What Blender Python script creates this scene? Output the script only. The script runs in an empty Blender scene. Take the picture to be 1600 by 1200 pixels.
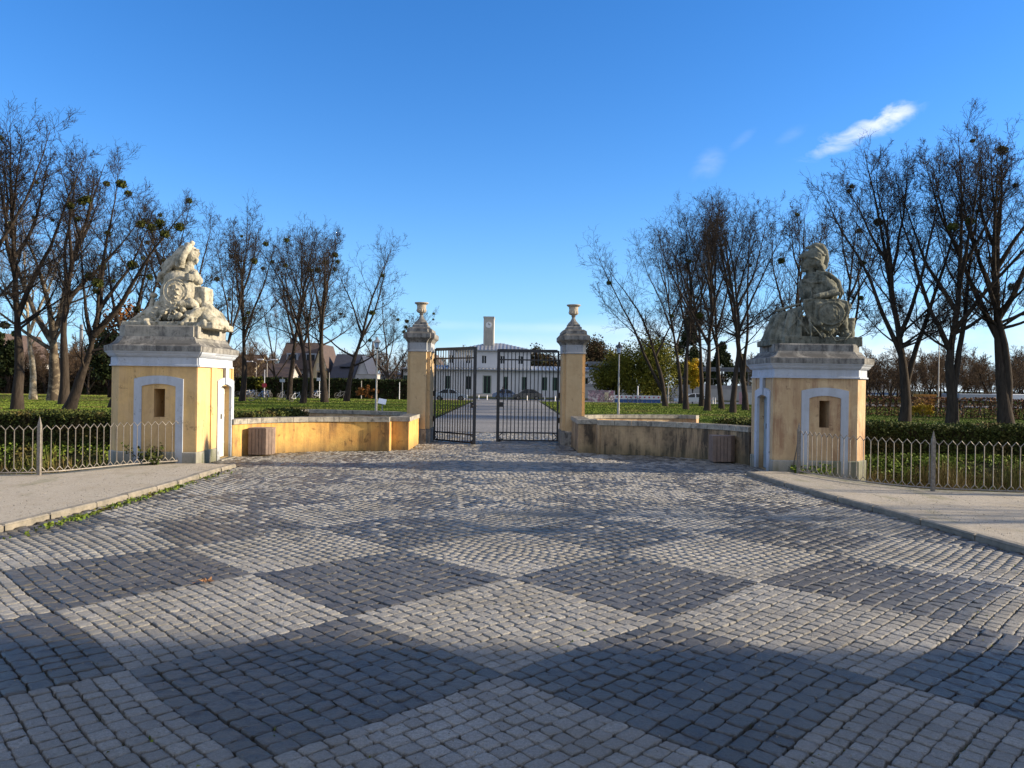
import bpy, math, random
import numpy as np
from mathutils import Vector, Matrix
rnd = random.Random(7)
NR = np.random.RandomState
SC = bpy.context.scene
COL = SC.collection
R = math.radians
CAMH = 1.9
AX = -0.5          # axis of the gateway
ROLL = 0.85
SHADE_WING_Y = 6.4
_c, _s = math.cos(R(ROLL)), math.sin(R(ROLL))
def uv(px, py):
    u, v = (px - 800) / 1200, (py - 600) / 1200
    return u * _c + v * _s, v * _c - u * _s
def G(px, py):                       # ground point seen at a place of the photo
    u, v = uv(px, py); Y = CAMH / v
    return (u * Y, Y)
def PX(px, py, Y): return uv(px, py)[0] * Y
def PZ(px, py, Y): return CAMH - uv(px, py)[1] * Y

# ------------------------------------------------------------ materials
MATS = {}
class NT:
    def __init__(s, name):
        s.m = bpy.data.materials.new(name); s.m.use_nodes = True
        s.t = s.m.node_tree; s.n = s.t.nodes; s.l = s.t.links
        s.b = s.n['Principled BSDF']; MATS[name] = s.m
        s.tc = s.n.new('ShaderNodeTexCoord')
    def link(s, a, b): s.l.new(a, b)
    def coords(s, scale=(1, 1, 1), src='Object', rot=(0, 0, 0)):
        mp = s.n.new('ShaderNodeMapping'); mp.inputs['Scale'].default_value = scale
        mp.inputs['Rotation'].default_value = rot
        s.link(s.tc.outputs[src], mp.inputs[0]); return mp.outputs[0]
    def noise(s, sc, det=5, rough=.6, vec=None, dist=0):
        n = s.n.new('ShaderNodeTexNoise'); n.inputs['Scale'].default_value = sc
        n.inputs['Detail'].default_value = det; n.inputs['Roughness'].default_value = rough
        n.inputs['Distortion'].default_value = dist
        s.link(vec if vec is not None else s.tc.outputs['Object'], n.inputs['Vector']); return n.outputs[0]
    def ramp(s, f, a, b, ca=(0, 0, 0, 1), cb=(1, 1, 1, 1)):
        r = s.n.new('ShaderNodeValToRGB'); e = r.color_ramp.elements
        e[0].position = a; e[0].color = ca; e[1].position = b; e[1].color = cb
        s.link(f, r.inputs[0]); return r.outputs[0]
    def mix(s, f, a, b, mode='MIX'):
        m = s.n.new('ShaderNodeMix'); m.data_type = 'RGBA'; m.blend_type = mode
        for k, x in ((0, f), (6, a), (7, b)):
            if hasattr(x, 'node'): s.link(x, m.inputs[k])
            elif k == 0: m.inputs[0].default_value = x
            else: m.inputs[k].default_value = tuple(x) + ((1,) if len(x) == 3 else ())
        return m.outputs[2]
    def math(s, op, a, b=0.0):
        m = s.n.new('ShaderNodeMath'); m.operation = op
        for k, x in ((0, a), (1, b)):
            if hasattr(x, 'node'): s.link(x, m.inputs[k])
            else: m.inputs[k].default_value = x
        return m.outputs[0]
    def attr(s, name):
        a = s.n.new('ShaderNodeAttribute'); a.attribute_name = name; return a.outputs['Fac']
    def zc(s, src='Object'):
        x = s.n.new('ShaderNodeSeparateXYZ'); s.link(s.tc.outputs[src], x.inputs[0]); return x.outputs
    def geo(s):
        g = s.n.new('ShaderNodeNewGeometry'); return g.outputs
    def bump(s, h, st=.3, d=.02, prev=None):
        b = s.n.new('ShaderNodeBump'); b.inputs['Strength'].default_value = st; b.inputs['Distance'].default_value = d
        s.link(h, b.inputs['Height'])
        if prev is not None: s.link(prev, b.inputs['Normal'])
        s.link(b.outputs[0], s.b.inputs['Normal']); return b.outputs[0]
    def out(s, col, rough=.85, metal=0, spec=None):
        if hasattr(col, 'node'): s.link(col, s.b.inputs['Base Color'])
        else: s.b.inputs['Base Color'].default_value = tuple(col) + (1,)
        if hasattr(rough, 'node'): s.link(rough, s.b.inputs['Roughness'])
        else: s.b.inputs['Roughness'].default_value = rough
        s.b.inputs['Metallic'].default_value = metal
        if spec is not None: s.b.inputs['Specular IOR Level'].default_value = spec
        return s.m
def simple(name, c1, c2=None, sc=4, rough=.8, bump=0, bd=.01, metal=0, spec=None):
    t = NT(name); c2 = c2 or tuple(x * .7 for x in c1)
    n = t.noise(sc, 6, .65)
    c = t.mix(t.ramp(n, .35, .65), c1, c2)
    if bump: t.bump(t.noise(sc * 4, 5, .7), bump, bd)
    return t.out(c, rough, metal, spec)

def plaster(name, base, alt, stain, amount=.5, streak=True, base_dirt=True):
    t = NT(name)
    n1 = t.noise(1.3, 6, .6); n2 = t.noise(6, 8, .7)
    c = t.mix(t.ramp(n1, .35, .68), base, alt)
    c = t.mix(t.math('MULTIPLY', t.ramp(n2, .5, .75), .35), c, stain)
    if streak:
        s = t.noise(1.0, 6, .7, t.coords((5.5, 5.5, .5)))
        s2 = t.noise(1.0, 4, .7, t.coords((1.2, 1.2, .9)))
        c = t.mix(t.math('MULTIPLY', t.math('MULTIPLY', t.ramp(s, .42, .58), t.ramp(s2, .36, .54)), amount), c, stain)
    p = t.noise(3.1, 9, .75, dist=.4)
    c = t.mix(t.math('MULTIPLY', t.ramp(p, .595, .63), .55), c, tuple(x * .45 for x in stain))
    q = t.noise(.9, 8, .7, t.coords((1, 1, .7), rot=(.3, .2, .5)), 1.2)
    c = t.mix(t.math('MULTIPLY', t.ramp(q, .56, .575), .55), c, alt)
    f = t.noise(26, 5, .8)
    c = t.mix(t.math('MULTIPLY', t.ramp(f, .62, .7), .3), c, tuple(x * .4 for x in stain))
    if base_dirt:
        z = t.math('ADD', t.zc()[2], t.math('MULTIPLY', t.noise(3, 6, .7), .5))
        c = t.mix(t.math('MULTIPLY', t.ramp(z, .22, .62, (1, 1, 1, 1), (0, 0, 0, 1)), .6), c, (.10, .095, .055))
    nb = t.bump(t.noise(9, 8, .7), .35, .03)
    t.bump(t.noise(60, 4, .7), .35, .006, nb)
    return t.out(c, .92, 0, .2)
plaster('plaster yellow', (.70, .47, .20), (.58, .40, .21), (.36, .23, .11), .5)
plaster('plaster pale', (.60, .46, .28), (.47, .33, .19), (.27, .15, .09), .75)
plaster('plaster post', (.57, .43, .25), (.50, .36, .20), (.32, .21, .11), .25)
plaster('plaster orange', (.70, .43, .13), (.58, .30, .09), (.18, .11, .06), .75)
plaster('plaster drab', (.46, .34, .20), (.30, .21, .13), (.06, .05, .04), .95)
plaster('paint grey blue', (.47, .52, .60), (.42, .46, .52), (.26, .27, .28), .3)
plaster('plinth stone', (.40, .38, .34), (.30, .29, .26), (.10, .12, .07), .8)

def weathered(name, base, alt, dark, top=True, thr=.5, bs=.35):
    t = NT(name)
    n = t.noise(2.2, 8, .7); c = t.mix(t.ramp(n, .35, .65), base, alt)
    m = t.noise(5, 9, .75, dist=.3)
    s = t.noise(1, 6, .7, t.coords((9, 9, 1.2)))
    msk = t.math('MULTIPLY', t.ramp(m, thr - .08, thr + .1), t.ramp(s, .35, .6))
    if top:
        gz = t.n.new('ShaderNodeSeparateXYZ'); t.link(t.geo()['Normal'], gz.inputs[0])
        up = t.math('MULTIPLY', t.ramp(gz.outputs[2], .15, .8), t.ramp(n, .3, .5))
        msk = t.math('MAXIMUM', msk, up)
    c = t.mix(t.math('MULTIPLY', msk, .85), c, dark)
    f = t.noise(40, 4, .8); c = t.mix(t.math('MULTIPLY', t.ramp(f, .5, .75), .25), c, tuple(x * .5 for x in base))
    nb = t.bump(t.noise(14, 8, .75), bs, .03); t.bump(t.noise(70, 3, .7), .3, .005, nb)
    return t.out(c, .93, 0, .15)
weathered('coping stone', (.42, .39, .32), (.30, .29, .26), (.055, .055, .055))
weathered('slab stone', (.36, .35, .32), (.22, .22, .21), (.04, .04, .042), thr=.44)
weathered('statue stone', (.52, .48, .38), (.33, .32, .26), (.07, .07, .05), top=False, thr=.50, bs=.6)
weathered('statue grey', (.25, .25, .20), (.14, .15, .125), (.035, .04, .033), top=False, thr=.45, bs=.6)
weathered('urn stone', (.48, .43, .34), (.36, .33, .27), (.11, .07, .05), thr=.55)

def stone_mat(name, a, b, d, rough, sp, bs):
    t = NT(name)
    r = t.attr('tone')
    c = t.mix(r, a, b)
    n = t.noise(45, 6, .8); c = t.mix(t.math('MULTIPLY', t.ramp(n, .40, .60), .7), c, d)
    g = t.noise(160, 2, .6); c = t.mix(t.math('MULTIPLY', t.ramp(g, .58, .68), .4), c, tuple(min(1, x * 1.7) for x in a))
    w = t.noise(.7, 4, .6); c = t.mix(t.math('MULTIPLY', t.ramp(w, .4, .62), .45), c, (.13, .12, .095))
    nb = t.bump(t.noise(28, 7, .75), bs, .02); t.bump(t.noise(110, 4, .8), bs, .006, nb)
    return t.out(c, rough, 0, sp)
stone_mat('granite setts', (.385, .375, .345), (.245, .24, .225), (.165, .16, .15), .72, .4, 1.0)
stone_mat('basalt setts', (.125, .12, .112), (.055, .054, .052), (.03, .03, .03), .38, .5, .9)
t = NT('joint soil')
n = t.noise(3, 6, .7); c = t.mix(t.ramp(n, .4, .6), (.035, .030, .022), (.045, .060, .018))
c = t.mix(t.math('MULTIPLY', t.ramp(t.noise(170, 2, .5), .66, .7), .7), c, (.35, .33, .3))
t.bump(t.noise(80, 5, .8), .6, .01); t.out(c, .95)
t = NT('drive setts')
bk = t.n.new('ShaderNodeTexBrick'); t.link(t.coords((1.5, 1.9, 1)), bk.inputs[0])
bk.inputs['Color1'].default_value = (.26, .25, .24, 1); bk.inputs['Color2'].default_value = (.15, .15, .15, 1); bk.inputs['Mortar'].default_value = (.07, .07, .055, 1)
bk.inputs['Mortar Size'].default_value = .022; bk.inputs['Mortar Smooth'].default_value = .4
c = t.mix(t.math('MULTIPLY', t.ramp(t.noise(.35, 4, .6, t.coords((.5, 1.2, 1))), .42, .6), .6), bk.outputs[0], (.10, .10, .105))  # dark cross bands painted into the colour as shadow
t.bump(t.noise(9, 5, .8), .8, .04); t.out(c, .85)
t = NT('gravel path')
n = t.noise(90, 4, .8); c = t.mix(t.ramp(n, .3, .7), (.48, .43, .34), (.24, .21, .17)); c = t.mix(t.math('MULTIPLY', t.ramp(t.noise(22, 5, .85), .5, .62), .5), c, (.16, .14, .11)); c = t.mix(t.math('MULTIPLY', t.ramp(t.noise(60, 3, .8), .58, .66), .6), c, (.62, .58, .5))
c = t.mix(t.math('MULTIPLY', t.ramp(t.noise(1.1, 5, .7), .5, .7), .5), c, (.24, .20, .13))
c = t.mix(t.math('MULTIPLY', t.ramp(t.noise(.8, 6, .75, t.coords((2, .6, 1))), .55, .64), .4), c, (.12, .13, .05))
nb = t.bump(t.noise(55, 5, .8), .8, .02); t.bump(t.noise(200, 2, .8), .6, .005, nb); t.out(c, .95)
plaster('paint frieze', (.36, .38, .41), (.30, .32, .34), (.18, .19, .19), .4)
simple('kerb stone', (.27, .24, .19), (.15, .14, .115), 6, .9, .8, .02)
t = NT('lawn')
n = t.noise(.25, 5, .6); c = t.mix(t.ramp(n, .4, .62), (.085, .12, .022), (.12, .15, .028))
c = t.mix(t.math('MULTIPLY', t.ramp(t.noise(3, 6, .75), .45, .65), .5), c, (.05, .10, .014))
z = t.zc()
c = t.mix(t.math('MULTIPLY', t.ramp(t.noise(1.7, 7, .8), .58, .7), .6), c, (.16, .13, .04))
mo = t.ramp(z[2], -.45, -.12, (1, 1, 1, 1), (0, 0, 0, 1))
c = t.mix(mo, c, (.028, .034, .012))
nb = t.bump(t.noise(14, 6, .85), 1, .12); t.bump(t.noise(60, 4, .85), .8, .05, nb); t.out(c, .95, 0, .1)
simple('leaf litter', (.26, .10, .04), (.12, .05, .025), 3, .95, .8, .05)
simple('asphalt', (.11, .11, .11), (.085, .085, .09), 1, .9, .4, .01)
simple('paving red', (.30, .19, .15), (.22, .17, .15), 1, .9)
t = NT('bark'); n = t.noise(1, 6, .7, t.coords((9, 9, 1.5)))
c = t.mix(t.ramp(n, .35, .65), (.062, .049, .038), (.027, .022, .018)); t.bump(n, .8, .05); t.out(c, .95, 0, .1)
t = NT('bark pale'); n = t.noise(2.2, 6, .7)
c = t.mix(t.ramp(n, .45, .55), (.42, .36, .26), (.18, .15, .10)); t.bump(n, .4, .03); t.out(c, .9, 0, .1)
t = NT('bark plane'); n = t.noise(2.2, 6, .7)
c = t.mix(t.ramp(n, .42, .52), (.20, .165, .115), (.075, .06, .045)); t.bump(n, .4, .03); t.out(c, .9, 0, .1)
simple('twig', (.036, .029, .024), (.024, .020, .018), 2, .9, spec=.1)
simple('twig pale', (.22, .17, .12), (.13, .10, .07), 2, .9, spec=.1)
simple('twig brown', (.12, .085, .055), (.075, .05, .033), .4, .9, spec=.1)
def leafm(name, a, b, c3=None, sc=1.5):
    t = NT(name); r = t.attr('tone'); c = t.mix(r, a, b)
    if c3: c = t.mix(t.math('MULTIPLY', t.ramp(t.noise(sc, 4, .6), .52, .62), .8), c, c3)
    t.out(c, .7); t.b.inputs['Specular IOR Level'].default_value = .08; return t.m
leafm('hedge leaf', (.030, .045, .012), (.075, .085, .022), (.11, .075, .03), 1.2)
leafm('ivy leaf', (.045, .085, .012), (.17, .22, .035), (.09, .06, .025), 1.3)
leafm('reed', (.22, .15, .065), (.10, .10, .03), (.07, .11, .02), .8)
leafm('beech leaf', (.12, .06, .03), (.22, .12, .055), (.06, .04, .03), 1.0)
leafm('beech yellow', (.45, .28, .02), (.30, .22, .03))
leafm('willow leaf', (.085, .09, .012), (.16, .15, .02), (.04, .05, .012), .4)
leafm('dark leaf', (.016, .026, .010), (.035, .045, .014), None)
leafm('gold leaf', (.50, .32, .02), (.35, .25, .02))
leafm('rust leaf', (.28, .12, .03), (.16, .07, .025))
leafm('thicket leaf', (.035, .026, .015), (.07, .045, .022), (.035, .045, .014), .6)
leafm('mistletoe leaf', (.085, .095, .022), (.05, .06, .016))
simple('grey metal', (.27, .25, .22), (.15, .13, .11), 30, .55, metal=.3)
simple('gate metal', (.028, .032, .038), (.02, .022, .027), 8, .42, metal=.2)
simple('lamp metal', (.40, .38, .34), (.30, .28, .26), 3, .5, metal=.2)
simple('black', (.018, .018, .02), None, 5, .5)
simple('rubber', (.02, .02, .02), None, 5, .8)
t = NT('lamp glass'); t.out((.6, .62, .62), .15); t.b.inputs['Transmission Weight'].default_value = .6
simple('bin wood', (.23, .165, .13), (.15, .11, .09), 7, .8, .4, .01)
simple('door paint', (.50, .50, .47), (.42, .43, .42), 3, .7, .2, .005)
simple('door blue grey', (.26, .33, .38), (.20, .26, .31), 3, .7, .2, .005)
simple('iron', (.06, .05, .045), None, 5, .7)
simple('white wall', (.62, .61, .60), (.54, .54, .54), .3, .85, .1)
simple('cream wall', (.68, .56, .34), (.58, .47, .30), .5, .9, .1)
simple('grey wall', (.33, .31, .30), (.24, .23, .22), .5, .9, .2)
simple('concrete', (.42, .40, .37), (.33, .32, .30), .8, .9, .2)
simple('tower stone', (.46, .43, .37), (.38, .36, .32), .9, .9)
simple('zinc', (.33, .35, .38), (.27, .29, .32), .6, .45, metal=.3)
simple('seam', (.16, .17, .19), None, 2, .5)
simple('brown roof', (.085, .055, .042), (.05, .035, .03), 2, .8, .4, .03)
simple('slate roof', (.035, .038, .055), (.025, .028, .04), 2, .6, .4, .03)
t = NT('window glass'); t.out((.012, .016, .02), .2); t.b.inputs['Specular IOR Level'].default_value = .25
simple('green frame', (.12, .28, .17), None, 2, .5)
simple('white paint', (.78, .78, .78), (.7, .7, .7), 3, .45)
for nme, cc in (('car blue', (.03, .09, .20)), ('car black', (.012, .013, .016)), ('car white', (.62, .64, .66)), ('car silver', (.35, .40, .46)), ('van white', (.50, .56, .62))):
    t = NT(nme); t.out(cc, .25); t.b.inputs['Coat Weight'].default_value = .6
simple('red paint', (.55, .05, .07), None, 3, .5)
simple('blue paint', (.05, .13, .35), None, 3, .5)
simple('orange paint', (.70, .27, .03), (.5, .2, .03), 3, .5)
simple('pink paint', (.72, .42, .42), (.55, .32, .36), 3, .7)
simple('dry leaf', (.30, .15, .06), (.2, .1, .04), 20, .8)
simple('navy cloth', (.03, .035, .06), None, 5, .9)
simple('denim', (.06, .08, .13), None, 5, .9)
simple('skin', (.50, .32, .24), None, 5, .6)
simple('clock face', (.75, .75, .72), (.7, .7, .68), 3, .5)
t = NT('graffiti')
v = t.n.new('ShaderNodeTexVoronoi'); v.inputs['Scale'].default_value = .8; t.link(t.coords((1, 1, 1.3)), v.inputs['Vector'])
w = t.noise(2.2, 4, .7, dist=2.5)
c = t.mix(t.ramp(w, .44, .47), (.62, .42, .42), (.20, .16, .17)); c = t.mix(t.ramp(t.noise(.9, 3, .5, dist=2), .55, .57), c, (.60, .56, .50))
c = t.mix(t.math('MULTIPLY', t.ramp(t.noise(1.7, 3, .6, dist=3), .58, .6), .8), c, (.45, .12, .18)); t.out(c, .8)

# ------------------------------------------------------------ mesh building
class MB:
    def __init__(s): s.v = []; s.f = []; s.m = []; s.mi = 0
    def add(s, vs, fs, mi=None):
        o = len(s.v); s.v += [tuple(p) for p in vs]
        s.f += [tuple(i + o for i in f) for f in fs]; s.m += [s.mi if mi is None else mi] * len(fs); return s
    def box(s, x0, x1, y0, y1, z0, z1, bev=0):
        if bev <= 0:
            vs = [(x, y, z) for z in (z0, z1) for y in (y0, y1) for x in (x0, x1)]
            return s.add(vs, [(0, 2, 3, 1), (4, 5, 7, 6), (0, 1, 5, 4), (2, 6, 7, 3), (0, 4, 6, 2), (1, 3, 7, 5)])
        poly = [(x0, y0), (x1, y0), (x1, y1), (x0, y1)]
        return s.stack(poly, [(-bev, z0), (0, z0 + bev), (0, z1 - bev), (-bev, z1)])
    def obox(s, c, d, hw, hd, z0, z1):             # oriented box: centre, direction of its long side
        n = (-d[1], d[0]); cx, cy = c
        P = [(cx + a * d[0] * hw + b * n[0] * hd, cy + a * d[1] * hw + b * n[1] * hd) for a, b in ((-1, -1), (1, -1), (1, 1), (-1, 1))]
        return s.prism(P, z0, z1)
    def prism(s, poly, z0, z1):
        if area(poly) < 0: poly = poly[::-1]
        n = len(poly); vs = [(x, y, z0) for x, y in poly] + [(x, y, z1) for x, y in poly]
        fs = [tuple(range(n))[::-1], tuple(range(n, 2 * n))] + [(i, (i + 1) % n, n + (i + 1) % n, n + i) for i in range(n)]
        return s.add(vs, fs)
    def stack(s, poly, prof, cap0=True, cap1=True):
        if area(poly) < 0: poly = poly[::-1]
        n = len(poly); vs = []
        for d, z in prof: vs += [(x, y, z) for x, y in offset(poly, d)]
        fs = []
        if cap0: fs.append(tuple(range(n))[::-1])
        for k in range(len(prof) - 1):
            a = k * n; fs += [(a + i, a + (i + 1) % n, a + n + (i + 1) % n, a + n + i) for i in range(n)]
        if cap1: fs.append(tuple(range((len(prof) - 1) * n, len(prof) * n)))
        return s.add(vs, fs)
    def ext(s, prof, axis, a0, a1):                # extrude a 2-D outline along 'x' or 'y'
        n = len(prof)
        mk = (lambda p, a: (a, p[0], p[1])) if axis == 'x' else (lambda p, a: (p[0], a, p[1]))
        vs = [mk(p, a0) for p in prof] + [mk(p, a1) for p in prof]
        return s.add(vs, [tuple(range(n)), tuple(range(2 * n - 1, n - 1, -1))] + [(i, n + i, n + (i + 1) % n, (i + 1) % n) for i in range(n)])
    def lathe(s, c, prof, n=16, flute=0):
        vs = []; cx, cy = c
        for r, z in prof:
            for i in range(n):
                a = 2 * math.pi * i / n; rr = r * (1 - (flute if i % 2 else 0))
                vs.append((cx + rr * math.cos(a), cy + rr * math.sin(a), z))
        fs = [tuple(range(n))[::-1]]
        for k in range(len(prof) - 1):
            fs += [(k * n + i, k * n + (i + 1) % n, (k + 1) * n + (i + 1) % n, (k + 1) * n + i) for i in range(n)]
        fs.append(tuple(range((len(prof) - 1) * n, len(prof) * n)))
        return s.add(vs, fs)
    def tube(s, pts, r, n=6, cap=True):
        P = [Vector(p) for p in pts]; rs = r if isinstance(r, (list, tuple)) else [r] * len(P)
        vs = []; up = None
        for i, p in enumerate(P):
            d = (P[min(i + 1, len(P) - 1)] - P[max(i - 1, 0)]).normalized()
            a = d.orthogonal().normalized() if up is None else (up - d * up.dot(d)).normalized()
            up = a; b = d.cross(a)
            for k in range(n):
                t = 2 * math.pi * k / n; vs.append(p + (a * math.cos(t) + b * math.sin(t)) * rs[i])
        m = len(P)
        fs = [(i * n + k, i * n + (k + 1) % n, (i + 1) * n + (k + 1) % n, (i + 1) * n + k) for i in range(m - 1) for k in range(n)]
        if cap: fs += [tuple(range(n))[::-1], tuple(range((m - 1) * n, m * n))]
        return s.add(vs, fs)
    def bar(s, a, b, w, h=None):                   # square bar between two points
        a, b = Vector(a), Vector(b); d = (b - a).normalized(); h = h or w
        u = Vector((0, 0, 1)).cross(d); u = u.normalized() if u.length > 1e-3 else Vector((1, 0, 0))
        v = d.cross(u)
        vs = [p + u * (i * w / 2) + v * (j * h / 2) for p in (a, b) for i, j in ((-1, -1), (1, -1), (1, 1), (-1, 1))]
        return s.add(vs, [(3, 2, 1, 0), (4, 5, 6, 7)] + [(i, (i + 1) % 4, 4 + (i + 1) % 4, 4 + i) for i in range(4)])
    def ell(s, c, r, rot=(0, 0, 0), nu=16, nv=10):
        M = Matrix.Rotation(rot[2], 3, 'Z') @ Matrix.Rotation(rot[1], 3, 'Y') @ Matrix.Rotation(rot[0], 3, 'X')
        vs = [Vector(c) + M @ Vector((0, 0, -r[2]))]
        for j in range(1, nv):
            ph = -math.pi / 2 + math.pi * j / nv
            for i in range(nu):
                th = 2 * math.pi * i / nu
                vs.append(Vector(c) + M @ Vector((r[0] * math.cos(ph) * math.cos(th), r[1] * math.cos(ph) * math.sin(th), r[2] * math.sin(ph))))
        vs.append(Vector(c) + M @ Vector((0, 0, r[2])))
        fs = [(0, 1 + (i + 1) % nu, 1 + i) for i in range(nu)]
        for j in range(nv - 2):
            a = 1 + j * nu; fs += [(a + i, a + (i + 1) % nu, a + nu + (i + 1) % nu, a + nu + i) for i in range(nu)]
        a = 1 + (nv - 2) * nu; e = len(vs) - 1
        fs += [(a + i, a + (i + 1) % nu, e) for i in range(nu)]
        return s.add(vs, fs)
    def cap(s, p, q, r1, r2, n=12):                # capsule
        p, q = Vector(p), Vector(q); s.tube([p, q], [r1, r2], n); s.ell(p, (r1,) * 3, nu=n, nv=8); s.ell(q, (r2,) * 3, nu=n, nv=8); return s
    def panel(s, p, d, w, z0, z1, ops=(), depth=.2, back=True):
        # a wall face from p along d (outside on its right hand), with recessed openings (a0,a1,zlo,zhi)
        n = (d[1], -d[0])                          # outward
        P = lambda a, z, k=0: (p[0] + d[0] * a - n[0] * k, p[1] + d[1] * a - n[1] * k, z)
        xs = sorted({0, w} | {o[0] for o in ops} | {o[1] for o in ops}); zs = sorted({z0, z1} | {o[2] for o in ops} | {o[3] for o in ops})
        for i in range(len(xs) - 1):
            for j in range(len(zs) - 1):
                cx, cz = (xs[i] + xs[i + 1]) / 2, (zs[j] + zs[j + 1]) / 2
                if any(o[0] < cx < o[1] and o[2] < cz < o[3] for o in ops): continue
                s.add([P(xs[i], zs[j]), P(xs[i + 1], zs[j]), P(xs[i + 1], zs[j + 1]), P(xs[i], zs[j + 1])], [(0, 1, 2, 3)])
        for a0, a1, b0, b1 in ops:
            c = [(a0, b0), (a1, b0), (a1, b1), (a0, b1)]
            for i in range(4):
                q, r = c[i], c[(i + 1) % 4]
                s.add([P(*q), P(*q, depth), P(*r, depth), P(*r)], [(0, 1, 2, 3)])
            if back: s.add([P(a, b, depth) for a, b in c], [(0, 1, 2, 3)])
        return s
def area(p): return .5 * sum(p[i][0] * p[(i + 1) % len(p)][1] - p[(i + 1) % len(p)][0] * p[i][1] for i in range(len(p)))
def offset(poly, d):
    if abs(d) < 1e-9: return list(poly)
    n = len(poly); out = []
    for i in range(n):
        p0, p1, p2 = (Vector(poly[k % n]) for k in (i - 1, i, i + 1))
        a = (p1 - p0).normalized(); b = (p2 - p1).normalized()
        na = Vector((a.y, -a.x)); nb = Vector((b.y, -b.x)); m = na + nb
        m = m / max(m.length_squared, .3) * 2
        out.append(tuple(p1 + m * d))
    return out
def smooth_line(P, k=6):
    P = [Vector(p) for p in P]; Q = [P[0] * 2 - P[1]] + P + [P[-1] * 2 - P[-2]]; out = []
    for i in range(1, len(Q) - 2):
        for j in range(k):
            t = j / k; a, b, c, d = Q[i - 1:i + 3]
            out.append(tuple(.5 * ((2 * b) + (c - a) * t + (2 * a - 5 * b + 4 * c - d) * t * t + (3 * b - a - 3 * c + d) * t ** 3)))
    out.append(tuple(P[-1])); return out
def strip(mb, pts, t0, t1, z0, z1, top=None):
    """a wall along pts: offset t0 on its left hand to t1"""
    P = [Vector(p) for p in pts]; n = len(P); vs = []
    for i in range(n):
        d = (P[min(i + 1, n - 1)] - P[max(i - 1, 0)]).normalized(); nl = Vector((-d.y, d.x))
        a, b = P[i] + nl * t0, P[i] + nl * t1
        vs += [(a.x, a.y, z0), (b.x, b.y, z0), (b.x, b.y, z1), (a.x, a.y, z1)]
    fs = [(0, 1, 2, 3), (4 * n - 1, 4 * n - 2, 4 * n - 3, 4 * n - 4)]
    for i in range(n - 1):
        for k in range(4):
            fs.append((4 * i + k, 4 * i + 4 + k, 4 * i + 4 + (k + 1) % 4, 4 * i + (k + 1) % 4))
    mb.add(vs, fs)

def tagp(o, label=None, cat=None, group=None, kind=None):
    if label: o['label'] = label
    if cat: o['category'] = cat
    if group: o['group'] = group
    if kind: o['kind'] = kind
    return o
def thing(name, label, cat, loc=(0, 0, 0), group=None):
    o = bpy.data.objects.new(name, None); COL.objects.link(o); o.location = loc; o.empty_display_size = .2
    return tagp(o, label, cat, group)
def wloc(o):
    v = Vector((0, 0, 0))
    while o is not None: v += o.location; o = o.parent
    return v
def build(name, mb, mats, parent=None, loc=None, smooth=False, recalc=False):
    mats = [mats] if isinstance(mats, str) else mats
    org = wloc(parent) if parent is not None else Vector(loc or (0, 0, 0))
    me = bpy.data.meshes.new(name)
    me.from_pydata([(v[0] - org.x, v[1] - org.y, v[2] - org.z) for v in mb.v], [], mb.f)
    for k in mats: me.materials.append(MATS[k])
    if len(mats) > 1: me.polygons.foreach_set('material_index', mb.m)
    if smooth: me.polygons.foreach_set('use_smooth', [True] * len(me.polygons))
    if recalc:
        import bmesh
        bm = bmesh.new(); bm.from_mesh(me); bmesh.ops.recalc_face_normals(bm, faces=bm.faces); bm.to_mesh(me); bm.free()
    me.update()
    o = bpy.data.objects.new(name, me); COL.objects.link(o)
    if parent is not None: o.parent = parent
    else: o.location = org
    return o
def npmesh(name, V, F, mats, tone=None, mi=None, parent=None, loc=(0, 0, 0), smooth=False):
    """V (n,3), F (m,k) numpy arrays"""
    me = bpy.data.meshes.new(name); V = np.asarray(V, np.float32); F = np.asarray(F, np.int32); m, k = F.shape
    me.vertices.add(len(V)); me.vertices.foreach_set('co', V.ravel())
    me.loops.add(m * k); me.loops.foreach_set('vertex_index', F.ravel())
    me.polygons.add(m); me.polygons.foreach_set('loop_start', np.arange(0, m * k, k, dtype=np.int32))
    for q in ([mats] if isinstance(mats, str) else mats): me.materials.append(MATS[q])
    if mi is not None: me.polygons.foreach_set('material_index', np.asarray(mi, np.int32))
    if smooth: me.polygons.foreach_set('use_smooth', np.ones(m, bool))
    me.update(calc_edges=True)
    if tone is not None:
        a = me.attributes.new('tone', 'FLOAT', 'POINT'); a.data.foreach_set('value', np.asarray(tone, np.float32))
    o = bpy.data.objects.new(name, me); COL.objects.link(o)
    if parent is not None: o.parent = parent
    else: o.location = loc
    return o
def copy_tree(o, parent=None):
    c = o.copy(); COL.objects.link(c)
    if parent is not None: c.parent = parent
    for ch in [x for x in bpy.data.objects if x.parent == o]: copy_tree(ch, c)
    return c
def quads(C, U, W):
    """leaf quads: centres, half-axis u and w"""
    V = np.stack([C - U - W, C + U - W, C + U + W, C - U + W], 1).reshape(-1, 3)
    return V, np.arange(len(V)).reshape(-1, 4)
def rvec(r, n):
    v = r.randn(n, 3); return v / np.linalg.norm(v, axis=1)[:, None]
def leafquads(r, C, size, flat=None):
    n = len(C); a = rvec(r, n)
    if flat is not None: a = a + np.array(flat); a /= np.linalg.norm(a, axis=1)[:, None]
    b = np.cross(a, rvec(r, n)); b /= np.linalg.norm(b, axis=1)[:, None] + 1e-9; c = np.cross(a, b)
    s = size * (.6 + .8 * r.rand(n, 1)); return quads(C, b * s, c * s * .7)
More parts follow.
